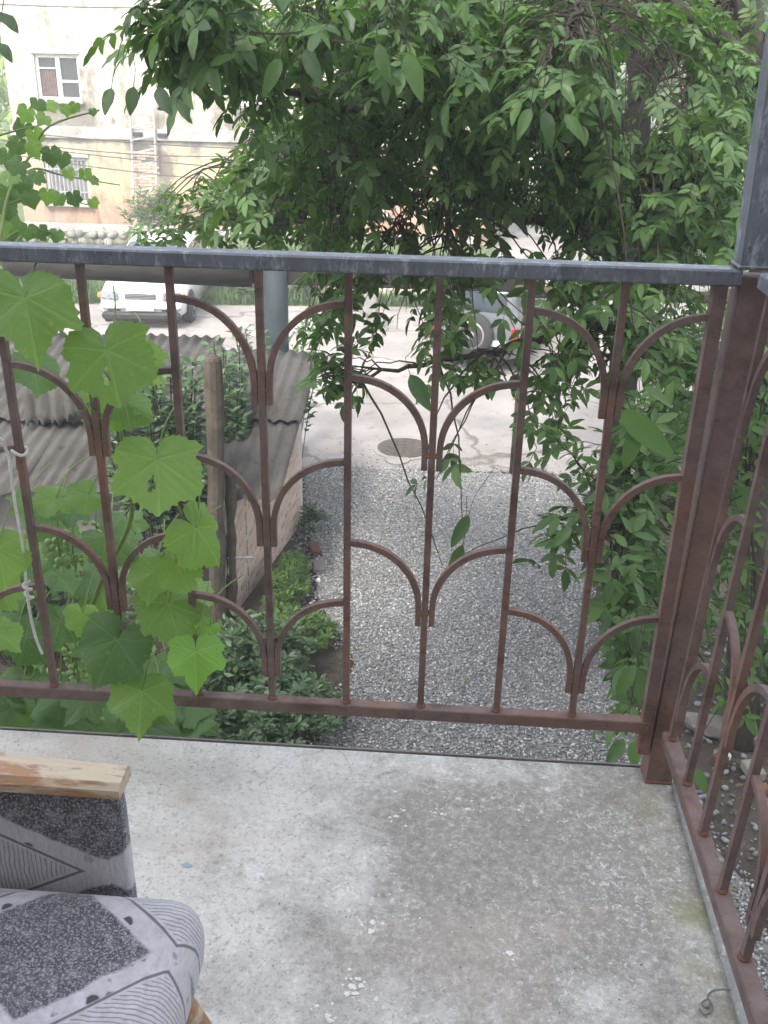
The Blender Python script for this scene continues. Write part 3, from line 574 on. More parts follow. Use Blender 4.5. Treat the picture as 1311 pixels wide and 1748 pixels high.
b = MB(); b.tube([at_y(388, 952, 6.95), at_y(430, 952, 7.1)], .012, 8); b.build('rod', M['pipe_grey'], sh)
# timber posts
def post(name, label, px0, py0, px1, Y, r, lean=0):
    base = at_y(px1, 1050, Y); base.z = 0; top = at_y(px0, py0, Y)
    t = thing(name, label, 'post', tuple(base), 'old timber posts beside the shed'); P = [base.lerp(top, i/9)+Vector((random.uniform(-.012, .012), random.uniform(-.012, .012), 0)) for i in range(10)]
    b = MB(); b.tube(P, [r*random.uniform(.86, 1.1) for _ in P], 11); b.build('shaft', M['timber'], t)
    c_ = MB(); c_.lathe([(r*.9, 0), (r*.75, .02), (r*.3, .035)], c=P[-1], n=9); c_.build('split_top', M['timber'], t)
post('timber_post', 'tall weathered round timber post with split top in front of the shed', 364, 614, 372, 6.85, .074)
post('timber_post', 'shorter dark timber post close against the brick wall end', 392, 800, 394, 7.0, .052)

# overhead pipe frame beyond the shed
pf = thing('pipe_frame', 'thick dark horizontal pipe fixed to a blue grey post behind the shed', 'pipe', (-1.86, 10.6, 0))
MB().tube([(-1.865, 10.6, 0), (-1.865, 10.6, 1.3), (-1.865, 10.6, 2.36)], .145, 20).build('post', M['post_blue'], pf, True)
p0, p1 = at_y(15, 444, 10.5), at_y(428, 463, 10.5)
b = MB(); b.tube([p0, p0.lerp(p1, .5), p1], .175, 20); b.build('pipe', M['pipe_dark'], pf, True)
b = MB(); b.tube([at_y(15, 424, 10.45), at_y(440, 446, 10.45)], .05, 12); b.build('thin_pipe', M['pipe_dark'], pf, True)
p0, p1 = at_y(430, 470, 10.62), at_y(905, 486, 10.7)
b = MB(); b.box((p0+p1)/2, ((p1-p0).length, .12, .16), bev=.01); b.build('beam', M['pipe_dark'], pf)
gp = MB(); gp.tube([at_y(880, 497, 10.4), at_y(1090, 504, 10.5), at_y(1330, 512, 10.6)], .065, 14); 
ot = thing('garden_pipe', 'thin rust grey horizontal pipe on two stakes among the walnut leaves', 'pipe', tuple(at_z(1000, 800, 0)))
gp.build('pipe', M['timber'], ot, True)
for px in (900, 1310):
    p = at_y(px, 500, 10.5); MB().tube([(p.x, p.y+.02, 0), (p.x, p.y+.02, p.z)], .035, 10).build('stake', M['timber'], ot, True)

# ------------------------------------------------------------------ yard fittings
mc = at_z(690, 766, .01); mh = thing('manhole_cover', 'round dark iron manhole cover set in the concrete yard', 'manhole', (mc.x, mc.y, .01))
MB().lathe([(.40, .0035), (.40, .010), (.355, .012)], c=(mc.x, mc.y, .01), n=40).build('rim', M['yard'], mh)
lid = MB().lathe([(.335, .006), (.335, .020), (.30, .022)], c=(mc.x, mc.y, .01), n=40).build('lid', M['iron'], mh)
for i in range(5):
    for j in range(5):
        if abs(i-2)+abs(j-2) < 4: MB().box((mc.x+(i-2)*.105, mc.y+(j-2)*.105, .0335), (.05, .05, .005)).build('stud', M['iron'], lid)
pc = at_z(678, 786, .01); b = MB(); b.lathe([(.15, .004), (.15, .016), (.12, .018)], c=(pc.x, pc.y, .01), n=18); tag(b.build('valve_cap', M['render_grey']), 'small pale valve cap set in concrete near the manhole', 'cap')
# low wall at the back of the yard
lw = thing('low_wall', 'low pale concrete block wall at the back edge of the yard', 'wall', (-1.2, 19.3, 0))
for i in range(7):
    for j in range(2): MB().box((-2.9+i*.62+(j % 2)*.15, 19.6+i*.03, .2+j*.36), (.60, .2, .345), bev=.012).build('block', M['mortar'], lw)
MB().box((-1.05, 19.64, .775), (4.7, .26, .06), bev=.01).build('coping', M['course'], lw)
p = at_z(632, 562, 0); b = MB(); b.box((p.x, p.y, .45), (.24, .24, .9), bev=.02); tag(b.build('bollard', M['render_grey']), 'short grey concrete bollard standing on the yard before the low wall', 'bollard')

# ------------------------------------------------------------------ building across the yard
FY = 27.0
bd = thing('apartment_building', 'two storey building with faded cream and peach plaster across the yard', 'building', (-5.5, FY, 0))
XL, XR = -11.75, .9
wins = []
def W(px0, py0, px1, py1): a, c = at_y(px0, py0, FY), at_y(px1, py1, FY); return (a.x, c.x, c.z, a.z)
w1 = W(56, 92, 140, 172); w2 = W(73, 268, 156, 348)
opens = [w1, w2]
for k in (1, 2, 3):
    dxk = 2.4+2.9*k; opens.append((w1[0]+dxk, w1[1]+dxk, w1[2], w1[3])); opens.append((w2[0]+dxk, w2[1]+dxk, w2[2], w2[3]))
xs = sorted({XL, XR, *[o[0] for o in opens], *[o[1] for o in opens]}); zs = sorted({-.1, 8.2, *[o[2] for o in opens], *[o[3] for o in opens]})
b = MB()
for i in range(len(xs)-1):
    for j in range(len(zs)-1):
        cxm, czm = (xs[i]+xs[i+1])/2, (zs[j]+zs[j+1])/2
        if any(o[0] < cxm < o[1] and o[2] < czm < o[3] for o in opens): continue
        b.add([(xs[i], FY, zs[j]), (xs[i+1], FY, zs[j]), (xs[i+1], FY, zs[j+1]), (xs[i], FY, zs[j+1])], [(0, 1, 2, 3)])
for o in opens:
    x0, x1, z0, z1 = o; d = .22
    b.add([(x0, FY, z0), (x1, FY, z0), (x1, FY, z1), (x0, FY, z1), (x0, FY+d, z0), (x1, FY+d, z0), (x1, FY+d, z1), (x0, FY+d, z1)], [(0, 4, 5, 1), (1, 5, 6, 2), (2, 6, 7, 3), (3, 7, 4, 0)])
b.add([(XL, FY, -.1), (XL, FY+9, -.1), (XL, FY+9, 8.2), (XL, FY, 8.2), (XR, FY, -.1), (XR, FY+9, -.1), (XR, FY+9, 8.2), (XR, FY, 8.2)], [(1, 0, 3, 2), (4, 5, 6, 7), (5, 1, 2, 6), (3, 7, 6, 2)])
b.build('wall', M['facade'], bd)
MB().box(((XL+XR)/2, FY-.05, 2.60), (XR-XL+.1, .1, .30), bev=.02).build('string_course', M['course'], bd)
MB().box(((XL+XR)/2, FY+4.4, 8.35), (XR-XL+.8, 9.9, .28), bev=.03).build('roof', M['roof_tile'], bd)
MB().box(((XL+XR)/2, FY-.06, .12), (XR-XL+.1, .12, .24), bev=.03).build('plinth', M['course'], bd)
for i, (x0, x1, z0, z1) in enumerate(opens):
    wo = MB(); fw = .075; y = FY+.13; xm = (x0+x1)/2
    for (cx_, cz_, sx, sz) in ((x0+fw/2, (z0+z1)/2, fw, z1-z0-.004), (x1-fw/2, (z0+z1)/2, fw, z1-z0-.004), (xm, z1-fw/2, x1-x0-2*fw, fw), (xm, z0+fw/2, x1-x0-2*fw, fw), (xm, (z0+z1)/2, .11, z1-z0-2*fw)): wo.box((cx_, y, cz_), (sx, .06, sz))
    if i % 2 == 0:
        wo.box((xm+(x1-x0)*.25, y-.003, z0+(z1-z0)*.42), ((x1-x0)*.5-.14, .05, .06))
        wo.box((xm-(x1-x0)*.25, y-.003, z0+(z1-z0)*.70), ((x1-x0)*.5-.14, .05, .03))
    wo = wo.build('window', M['white_frame'], bd)
    for s_ in (-1, 1): MB().box((xm+s_*(x1-x0)*.25, y+.028, (z0+z1)/2), ((x1-x0)/2-.12, .008, z1-z0-.15)).build('pane', M['pane'], wo)
    cb = MB(); nn = 26; vs = []
    for k in range(nn+1):
        xx = x0+.08+(xm-.06-x0-.08)*k/nn; vs += [(xx, y-.0+.012*math.sin(k*1.9)+.012, z0+.1), (xx, y+.012*math.sin(k*1.9)+.012, z0+(z1-z0)*.66)]
    if i % 2 == 1: MB().box((xm, y-.034, (z0+z1)/2), (x1-x0-.16, .006, z1-z0-.16)).build('curtain', M['net'], wo)
    if i % 2 == 0: cb.add(vs, [(2*k, 2*k+2, 2*k+3, 2*k+1) for k in range(nn)]); cb.build('curtain', M['curtain'], wo)
    MB().box((xm, FY-.05, z0-.045), (x1-x0+.14, .2, .07), bev=.01).build('sill', M['course'], wo)
    MB().box((xm, FY-.02, z1+.05), (x1-x0+.12, .05, .085), bev=.01).build('lintel', M['course'], wo)
    if i % 2 == 1:
        for k in range(11): MB().tube([(x0+.06+(x1-x0-.12)*k/10, FY+.02, z0-.002), (x0+.06+(x1-x0-.12)*k/10, FY+.02, z1+.002)], .014, 6).build('grille_bar', M['bars'], wo)
        for zz in (.25, .75): MB().box((xm, FY+.02, z0+(z1-z0)*zz), (x1-x0-.004, .02, .03)).build('grille_bar', M['bars'], wo)
# exposed brick scar in the plaster beside the ladder
p = at_y(245, 290, FY); b = MB()
sc_p = thing('brick_patch', 'patch of exposed bricks where plaster fell off behind the ladder', 'bricks', (p.x, FY-.012, p.z))
bmes = MB().box((0, 0, 0), (.23, .02, .062), bev=.004).mesh('brick', M['brick'])
for j in range(17):
    for i in range(3):
        if random.random() < .82: link('brick', bmes, None, sc_p, (p.x-.28+i*.245+(j % 2)*.12, FY-.009, p.z-.75+j*.074))
# ladder
la = thing('wall_ladder', 'pale metal ladder fixed upright against the building wall', 'ladder', tuple(at_y(245, 330, FY-.12)))
for (xa, ya, xb, yb) in ((222, 188, 229, 335), (261, 160, 268, 318)): MB().tube([at_y(xa, ya, FY-.15), at_y(xb, yb, FY-.15)], .03, 8).build('rail', M['ladder'], la)
for k in range(7):
    u = k/6.4+.03; MB().tube([at_y(222+7*u, 192+140*u, FY-.15), at_y(262+6*u, 172+140*u+12, FY-.15)], .018, 6).build('rung', M['ladder'], la)
for (xx, yy) in ((230, 229), (272, 231)): MB().box(at_y(xx+6, yy, FY-.08), (.25, .14, .10)).build('bracket', M['black'], la)
# cables
for i, (xa, ya, xb, yb, sag, lb) in enumerate([(-60, 214, 520, 256, .12, 'topmost dark cable crossing the facade above the barred window'), (-60, 228, 520, 262, .25, 'slack dark cable strung just below the topmost one'), (-60, 236, 520, 294, .1, 'dark cable sloping down past the top of the barred window'), (-60, 250, 520, 316, .15, 'lowest dark cable sloping across the yellow plaster'), (-60, 4, 500, 6, .1, 'dark cable strung high above the upper window')]):
    a, c_ = at_y(xa, ya, 24.5), at_y(xb, yb, 25.5); P = [a.lerp(c_, k/24)-Vector((0, 0, sag*4*(k/24)*(1-k/24))) for k in range(25)]
    b = MB(); b.tube(P, .015, 5); tag(b.build('cable', M['cable'], smooth=True), lb, 'cable', 'cables strung across the building')
# rubble wall at the foot of the building
rw = thing('rubble_wall', 'low crumbling wall of pale rubble stones at the foot of the building', 'wall', (-9, 25.0, 0))
sm = []
for k in range(5):
    vs = IV*np.array([.19, .14, .12])*rng.uniform(.75, 1.2, (12, 1)); me = np_mesh('stone', vs, IT, M['rubble']); sm.append(me)
x = -12.6
while x < -5.4:
    for j in range(2):
        o = link('stone', random.choice(sm), None, rw, (x+random.uniform(-.08, .08)+.14*(j % 2), 25+random.uniform(-.08, .08), .08+j*.19)); o.rotation_euler = (random.uniform(-.5, .5), random.uniform(-.5, .5), random.uniform(0, 6))
    x += .30

# ------------------------------------------------------------------ vehicles (built facing -Y at the origin, wheels on z = 0)
def make_car(name, label, paint, suv=False, group=None):
    L, Wd, H = (4.1, 1.72, 1.72) if suv else (3.85, 1.66, 1.46); hw = Wd/2
    t = thing(name, label, 'car', (0, 0, 0), group)
    if suv: st = [(-2.05, .42, .72, .78, .66, .70), (-1.95, .30, .86, .93, .80, .74), (-1.3, .26, .96, 1.02, .85, .76), (-.78, .25, .98, 1.06, .86, .76), (-.18, .25, .98, 1.66, .86, .66), (.4, .25, .98, 1.72, .86, .66), (1.3, .25, .98, 1.71, .86, .66), (1.85, .27, .98, 1.67, .85, .665), (1.98, .33, .97, 1.58, .83, .67), (2.03, .42, .95, 1.0, .80, .76)]
    else: st = [(-1.92, .34, .56, .64, .62, .60), (-1.84, .22, .66, .74, .78, .70), (-1.3, .19, .78, .88, .82, .72), (-.88, .18, .84, .95, .825, .72), (-.15, .18, .86, 1.40, .83, .58), (.35, .18, .86, 1.46, .83, .58), (1.1, .18, .87, 1.42, .83, .58), (1.55, .2, .87, 1.25, .82, .60), (1.85, .26, .85, .92, .79, .70), (1.92, .36, .76, .80, .70, .66)]
    ring = []
    for (y, zb, zbelt, zt, wb, wt) in st:
        zm = (zb+zbelt)/2; half_ = [(wb*.86, zb), (wb*.97, zb+.05), (wb, zm), (wb*.985, zbelt-.02), (wb*.95, zbelt), (wb*.95+(wt-wb*.95)*.55, zbelt+(zt-zbelt)*.55), (wt, zt-.06*min(1, (zt-zbelt)*2)), (wt*.86, zt-.012), (wt*.4, zt)]
        ring.append([(x, y, z) for x, z in half_]+[(-x, y, z) for x, z in reversed(half_)])
    n = len(ring[0]); vs = [p for r_ in ring for p in r_]; fs = []
    for i in range(len(ring)-1):
        for k in range(n): j = (k+1) % n; fs.append((i*n+j, i*n+k, i*n+n+k, i*n+n+j))
    fs += [tuple(range(n)), tuple(range(len(vs)-1, len(vs)-n-1, -1))]
    b = MB(); b.add(vs, fs); body = b.build('body', paint, t, True)
    def side_pt(i, u, s_):      # surface point on the glass zone between belt (u=0) and roof (u=1) at fractional station i
        i0 = int(math.floor(i)); i1 = min(i0+1, len(st)-1); f = i-i0; a = [st[i0][q]*(1-f)+st[i1][q]*f for q in range(6)]
        x = a[4]*.95+(a[5]-a[4]*.95)*u*.95; return Vector((s_*(x+.006), a[0], a[2]+(a[3]-a[2])*u*.95))
    for s_ in (-1, 1):
        for (ia, ib, ja, jb) in ((3.45, 4.75, 4.05, 4.85), (4.95, 6.0, 4.95, 5.95), (6.15, 6.9, 6.1, 6.6)):
            P = [side_pt(ia, .1, s_), side_pt(ib, .1, s_), side_pt(jb, .82, s_), side_pt(ja, .82, s_)]; b = MB(); b.add(P, [(0, 1, 2, 3)] if s_ > 0 else [(3, 2, 1, 0)]); b.build('side_window', M['car_glass'], t)
    # windscreen and rear window
    def cross(i, wfac, dz=.008, dy=0):
        y, zb, zbelt, zt, wb, wt = st[i]; return y, zt, wt
    y0, z0, w0 = cross(3, 1); y1, z1, w1_ = cross(4, 1); yf = lambda a: y0+(y1-y0)*a; zf = lambda a: z0+(z1-z0)*a; wf = lambda a: w0+(w1_-w0)*a
    b = MB(); P = []
    for a in (.08, .36, .64, .92):
        for q in (-1, -.86, -.4, .4, .86, 1): P.append((q*wf(a)*.93, yf(a)-.012, zf(a)+.012-(.03 if abs(q) == 1 else 0)))
    b.add(P, [(r_*6+q, r_*6+q+1, r_*6+q+7, r_*6+q+6) for r_ in range(3) for q in range(5)]); b.build('windscreen', M['car_glass'], t, True)
    ra, rb_ = (7, 8) if suv else (6, 8)
    if suv:
        MB().box((0, 2.018, 1.26), (1.22, .03, .56), Euler((R(-8), 0, 0)).to_matrix(), bev=.012).build('rear_window', M['car_glass'], t)
    else:
        ya, za, wa = cross(7, 1); yb2, zb2, wb2 = cross(8, 1); P = [(-wa*.85, ya+.012, za+.004), (wa*.85, ya+.012, za+.004), (wb2*.85, yb2+.006, zb2+.06), (-wb2*.85, yb2+.006, zb2+.06)]
        b = MB(); b.add(P, [(0, 3, 2, 1)]); b.build('rear_window', M['car_glass'], t)
    yfr = st[0][0]; zh = .80 if suv else .62
    for s_ in (-1, 1):
        hl = MB().box((s_*hw*.70, yfr+.055, zh), (.36, .14, .155), Euler((R(-18), 0, s_*R(14))).to_matrix(), bev=.03).build('headlight', M['lamp_clear'], t)
        MB().lathe([(.05, 0), (.05, .02), (.03, .03)], axis='y', c=(s_*hw*.72, yfr-.032, zh), n=14).build('reflector', M['rim'], hl)
        MB().box((s_*hw*.93, yfr+.14, zh), (.09, .13, .11), Euler((0, 0, s_*R(40))).to_matrix(), bev=.02).build('indicator', M['lamp_orange'], t)
        MB().box((s_*hw*.62, yfr-.012, .385 if not suv else .5), (.26, .05, .07), bev=.015).build('fog_light', M['black'], t)
        mr = MB().box((s_*(hw+.08), -.62, 1.0 if suv else .93), (.17, .09, .12), bev=.025).build('mirror', paint, t)
        yr = st[-1][0]
        MB().box((s_*hw*(.93 if suv else .86), yr-.045, .74 if suv else .80), (.14, .12, .36 if suv else .22), bev=.025).build('tail_light', M['lamp_red'], t)
        MB().box((s_*hw*1.0+s_*.004, -.05, .80 if not suv else .9), (.012, .13, .025), bev=.004).build('door_handle', M['black'], t)
    MB().box((0, yfr-.02, .26 if not suv else .40), (Wd*.90, .14, .15), bev=.04).build('lower_bumper', M['black'], t)
    MB().box((0, yfr+.01, .45 if not suv else .58), (Wd*.93, .16, .16), bev=.05).build('front_bumper', paint, t)
    gr = MB().box((0, yfr+.02, zh+.0), (Wd*.36, .06, .11), bev=.012).build('grille', M['black'], t)
    for q in (-.03, 0, .03): MB().box((0, yfr-.015, zh+q), (Wd*.34, .012, .010)).build('slat', M['rim'], gr)
    MB().box((0, yfr-.085, .43 if not suv else .55), (.52, .012, .112), bev=.004).build('front_plate', M['plate'], t)
    MB().box((0, st[-1][0]+.01, .42 if not suv else .52), (Wd*.93, .16, .20), bev=.05).build('rear_bumper', paint if not suv else M['black'], t)
    MB().box((0 if not suv else -.42, st[-1][0]+.096, .46 if not suv else .62), (.50, .012, .11), bev=.004).build('rear_plate', M['plate'], t)
    rw_ = .355 if suv else .29
    def wheel(c, parent, axis='x', r_=rw_, nm='wheel', sgn=1):
        wh = MB().lathe([(r_*.66, -.10), (r_*.94, -.10), (r_, -.06), (r_, .06), (r_*.94, .10), (r_*.66, .10)], axis=axis, c=c, n=32).build(nm, M['tyre'], parent, True)
        off = Vector((sgn*.075, 0, 0)) if axis == 'x' else Vector((0, sgn*.075, 0))
        rim = MB().lathe([(r_*.64, -.03), (r_*.66, .03), (r_*.52, .022), (r_*.2, .012), (r_*.16, .035)] if sgn > 0 else [(r_*.16, -.035), (r_*.2, -.012), (r_*.52, -.022), (r_*.66, -.03), (r_*.64, .03)], axis=axis, c=Vector(c)+off, n=32).build('rim', M['rim'], wh, True)
        for q in range(6):
            a = q*math.pi/3; hr = r_*.40; dv = Vector((0, math.cos(a)*hr, math.sin(a)*hr)) if axis == 'x' else Vector((math.cos(a)*hr, 0, math.sin(a)*hr))
            MB().lathe([(r_*.10, -.01), (r_*.10, .012)], axis=axis, c=Vector(c)+off*1.28+dv, n=10).build('vent_hole', M['black'], wh)
    for s_ in (-1, 1):
        for yy in ((-1.28, 1.22) if suv else (-1.22, 1.20)):
            MB().lathe([(rw_*1.16, -.012), (rw_*1.16, .012)], axis='x', c=(s_*(hw+.004), yy, rw_*1.02), n=32).build('wheel_arch', M['black'], t)
            wheel((s_*(hw-.06), yy, rw_), t, sgn=s_)
    if suv:
        wheel((-.04, 2.175, .76), t, axis='y', r_=.40, nm='spare_wheel', sgn=1)
        MB().box((-.04, 2.065, .76), (.2, .06, .2), bev=.01).build('spare_carrier', M['black'], t)
        for s_ in (-1, 1): MB().tube([(s_*.58, -.1, 1.77), (s_*.58, 1.6, 1.77)], .018, 8).build('roof_rail', M['black'], t)
    return t
def copy_tree(o, parent=None):
    c = o.copy(); COL.objects.link(c); c.parent = parent
    for ch in o.children: copy_tree(ch, c)
    return c
def repaint(o, mat):
    for ch in o.children:
        if ch.type == 'MESH' and ch.data.materials and ch.data.materials[0].name.startswith('white_car_paint'):
            ch.data = ch.data.copy(); ch.data.materials[0] = mat
car = make_car('parked_car', 'small white hatchback parked nose towards the shed before the grass bank', M['car_white'])
fc = copy_tree(car); yc = copy_tree(car)
pc_ = (at_z(160, 560, 0)+at_z(302, 562, 0))/2
car.scale = (.93, .93, .93); car.location = (pc_.x+.02, pc_.y+1.76, 0); car.rotation_euler.z = R(4); car['group'] = 'small parked cars'
fc.location = (4.6, 48, 0); fc.rotation_euler.z = R(160); tag(fc, 'white hatchback parked far up the lane behind the foliage', 'car', 'small parked cars')
yc.location = (5.6, 42.5, 0); yc.rotation_euler.z = R(150); repaint(yc, M['car_yellow']); tag(yc, 'yellow hatchback parked far up the lane behind the foliage', 'car', 'small parked cars')
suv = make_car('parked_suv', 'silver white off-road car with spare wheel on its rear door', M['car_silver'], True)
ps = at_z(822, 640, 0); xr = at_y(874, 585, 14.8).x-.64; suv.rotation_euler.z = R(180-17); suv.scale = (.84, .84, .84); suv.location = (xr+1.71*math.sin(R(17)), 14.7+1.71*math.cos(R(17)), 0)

# ------------------------------------------------------------------ vegetation
def leaf_objects(t, recs, mesh_list, name='leaf'):
    for (p, d, nrm, L, Wd) in recs:
        d = Vector(d).normalized(); nn = Vector(nrm); s_ = nn.cross(d).normalized(); z = d.cross(s_)
        o = bpy.data.objects.new(name, random.choice(mesh_list)); COL.objects.link(o); o.parent = t
        m4 = Matrix(((d.x*L, s_.x*Wd, z.x*L, p[0]), (d.y*L, s_.y*Wd, z.y*L, p[1]), (d.z*L, s_.z*Wd, z.z*L, p[2]), (0, 0, 0, 1)))
        o.matrix_local = Matrix.Translation(-ORG[t.as_pointer()]) @ m4
def fine_leaf(seed):
    r = random.Random(seed); b = MB(); n = 9; vs = []; fs = []; cu = r.uniform(.05, .22); fo = r.uniform(.10, .28); tw = r.uniform(-.25, .25)
    for i in range(n+1):
        u = i/n; hw = .47*(math.sin(math.pi*min(1, u**.85*.98+.01))**.75)*(1-.25*u)+(.002 if 0 < i < n else 0)
        for v_ in (-1, -.5, 0, .5, 1):
            y = v_*hw; z = fo*.45*abs(y)-cu*u*u+.018*math.sin(u*16+v_*2)*abs(v_)+tw*y*u; vs.append((u, y, z*(1)))
    for i in range(n):
        for k in range(4): a = i*5+k; fs.append((a, a+5, a+6, a+1))
    b.add(vs, fs); return b.mesh('leaf', M['leaf_obj'], True)
FINE = [fine_leaf(i) for i in range(5)]
# places in the crown where the photograph looks through to the yard, with the share of leaves missing there
OPEN = [(755, 490, 890, 640, .78), (630, 660, 900, 860, .62), (600, 860, 880, 1240, .85), (420, 700, 520, 900, .9), (0, 120, 185, 430, .95), (190, 205, 330, 330, .9), (130, 440, 440, 700, .95), (880, 820, 960, 1240, .6), (600, 480, 760, 640, .35), (870, 250, 930, 420, .6), (1045, 60, 1185, 235, .92), (1060, 235, 1112, 430, .55)]
OPEN[0] = (790, 495, 892, 632, .86)

class Tree:
    def __init__(s, name, label, cat, base, group=None, bark='bark', twig='twig'):
        s.t = thing(name, label, cat, tuple(base), group); s.pts = []; s.P = []; s.D = []; s.Nn = []; s.L = []; s.W = []; s.tw = MB(); s.bark = bark; s.twm = twig; s.prune = False
    def limb(s, pts, r0, r1, name='limb', m=6, n=9, wob=.02, use=True):
        P = smooth_path(pts, m); k = len(P); P = [p+Vector((random.uniform(-wob, wob), random.uniform(-wob, wob), random.uniform(-wob, wob))) if 0 < i < k-1 else p for i, p in enumerate(P)]
        b = MB(); b.tube(P, [r0+(r1-r0)*i/(k-1) for i in range(k)], n); b.build(name, M[s.bark], s.t, True)
        if use: s.pts += P[2:]
    def compound(s, p, d, n_leaf, ll, ratio=.42, rach=.0016, near=False):
        """pinnate leaf: drooping rachis with leaflet pairs and one at the tip"""
        if s.prune and s.open_at(Vector(p)+Vector(d).normalized()*ll): return
        d = Vector(d).normalized(); Lr = ll*(n_leaf//2)*.36+ll*.25; P = []; q = Vector(p); dd = d.copy()
        for i in range(5):
            P.append(q.copy()); q = q+dd*(Lr/4); dd = (dd+Vector((0, 0, -.09))).normalized()
        s.tw.tube(P, rach, 3, False)
        side = dd.cross(Vector((0, 0, 1))); side = side.normalized() if side.length > .1 else Vector((1, 0, 0)); up = side.cross(dd).normalized()
        roll = random.uniform(-.7, .7); side, up = side*math.cos(roll)+up*math.sin(roll), up*math.cos(roll)-side*math.sin(roll)
        np_ = n_leaf//2
        for k in range(np_):
            u = .3+.62*k/max(1, np_-1) if np_ > 1 else .6
            a = P[0].lerp(P[-1], u); f = u*4; i0 = min(3, int(f)); a = P[i0].lerp(P[i0+1], f-i0)
            for sg in (-1, 1):
                lead = (side*sg*.9+dd*random.uniform(.3, .7)+Vector((0, 0, random.uniform(-.45, .25)))).normalized(); nr = (up+Vector((random.uniform(-.4, .4), random.uniform(-.4, .4), random.uniform(-.2, .3)))).normalized()
                l = ll*random.uniform(.72, 1.1)*(.8+.2*u); s._leaf(a, lead, nr, l, l*ratio*random.uniform(.85, 1.2))
        l = ll*random.uniform(1.0, 1.25); s._leaf(P[-1], dd+Vector((0, 0, -.1)), up, l, l*ratio*1.1)
    def open_at(s, p):
        q = Vector(p)-Vector((0, 0, CAMZ)); dp = q.dot(_f)
        if dp < .2: return False
        x = W_PX/2+F_PX*q.dot(_R)/dp; y = H_PX/2-F_PX*q.dot(_U)/dp
        return any(a <= x <= c and b_y <= y <= d and random.random() < pr for a, b_y, c, d, pr in OPEN)
    def _leaf(s, p, d, n, l, w_): s.P.append(tuple(p)); s.D.append(tuple(d)); s.Nn.append(tuple(n)); s.L.append(l); s.W.append(w_)
    def twig(s, tgt, ll, n_comp, n_leaf, r=.005, ratio=.42, spread=.5, lift=.25, starts=14):
        tgt = Vector(tgt); c = sorted(s.pts, key=lambda q: (q-tgt-Vector((0, 0, .35))).length_squared)[:starts]; d0 = (c[0]-tgt).length; c = [q for q in c if (q-tgt).length < d0*1.5+.1]; st = random.choice(c)
        mid = st.lerp(tgt, .5)+Vector((random.uniform(-.1, .1), random.uniform(-.1, .1), lift*(tgt-st).length*random.uniform(.1, 1)))
        P = [(st*(1-u)**2+mid*2*u*(1-u)+tgt*u*u) for u in [i/8 for i in range(9)]]
        P = [p+Vector((random.uniform(-.012, .012), random.uniform(-.012, .012), random.uniform(-.012, .012))) if 0 < i < 8 else p for i, p in enumerate(P)]
        L = (tgt-st).length; s.tw.tube(P, [r*(1.4-i/8)*min(1.6, .6+L*.4) for i in range(9)], 4, False)
        for k in range(n_comp):
            u = 1-(k/n_comp)*min(spread, .55/max(L, .2)) if k else 1.0
            f = u*8; i0 = min(7, int(f)); a = P[i0].lerp(P[i0+1], f-i0); dr = (P[i0+1]-P[i0]).normalized()
            an = k*2.4+random.uniform(-.5, .5); s1 = dr.cross(Vector((0, 0, 1))); s1 = s1.normalized() if s1.length > .1 else Vector((1, 0, 0)); s2 = s1.cross(dr)
            d = dr*.6+(s1*math.cos(an)+s2*math.sin(an))*.9+Vector((0, 0, random.uniform(-.65, .25)))
            s.compound(a, d, n_leaf, ll*random.uniform(.8, 1.15), ratio)
    def blob(s, px, py, rx, ry, Y0, Y1, n, ll=.10, n_comp=5, n_leaf=7, **kw):
        for _ in range(n):
            a = random.random()*2*math.pi; q = math.sqrt(random.random()); Y = random.uniform(Y0, Y1); s.twig(at_y(px+rx*q*math.cos(a), py+ry*q*math.sin(a), Y), ll, n_comp, n_leaf, **kw)
    def finish(s, mat, near_n=0, simple=False, part='crown'):
        s.tw.build('twigs', M[s.twm], s.t)['kind'] = 'stuff'
        P = np.array(s.P); D = np.array(s.D); Nn = np.array(s.Nn); L = np.array(s.L); Wd = np.array(s.W); keep = np.ones(len(P), bool)
        if near_n:
            Q = P+D*L[:, None]*.5-np.array([0, 0, CAMZ]); fv = np.array(_f); dep = Q@fv; X = (Q@np.array(_R))/dep*F_PX+W_PX/2; Yp = H_PX/2-(Q@np.array(_U))/dep*F_PX
            ok = (dep > 0) & (X > -20) & (X < W_PX+20) & (Yp > -20) & (Yp < H_PX+20); size = np.where(ok, L/np.maximum(dep, .1), 0); idx = np.argsort(-size)[:near_n]; keep[idx] = False
            leaf_objects(s.t, [(P[i], D[i], Nn[i], L[i], Wd[i]) for i in idx], FINE)
        me = leaves_mesh(part, P[keep], D[keep], Nn[keep], L[keep], Wd[keep], mat, simple=simple); o = link(part, me, None, s.t); o['kind'] = 'stuff'; return len(P)

Y = at_y
# --- the walnut close to the balcony
tb = at_z(1266, 1262, 0)
A = Tree('walnut_tree', 'large walnut tree leaning over the balcony with long drooping leaflets', 'tree', tb); A.prune = True
A.limb([tb-Vector((0, 0, .05)), Y(1274, 1050, 5.72), Y(1284, 800, 5.75), Y(1300, 560, 5.8), Y(1316, 330, 5.9), Y(1306, 140, 6.0), Y(1272, 0, 6.1), Y(1240, -160, 6.2)], .125, .06, 'trunk', 6, 14, .012)
A.limb([Y(1312, 400, 5.88), Y(1180, 330, 5.6), Y(1040, 260, 5.4), Y(900, 215, 5.2), Y(720, 165, 5.0), Y(580, 185, 4.9), Y(450, 130, 4.4), Y(380, 60, 4.0)], .05, .010)
A.limb([Y(1306, 140, 6.0), Y(1150, 10, 5.4), Y(900, -70, 4.9), Y(600, -70, 4.4), Y(350, -60, 3.9), Y(240, -40, 3.7)], .055, .012)
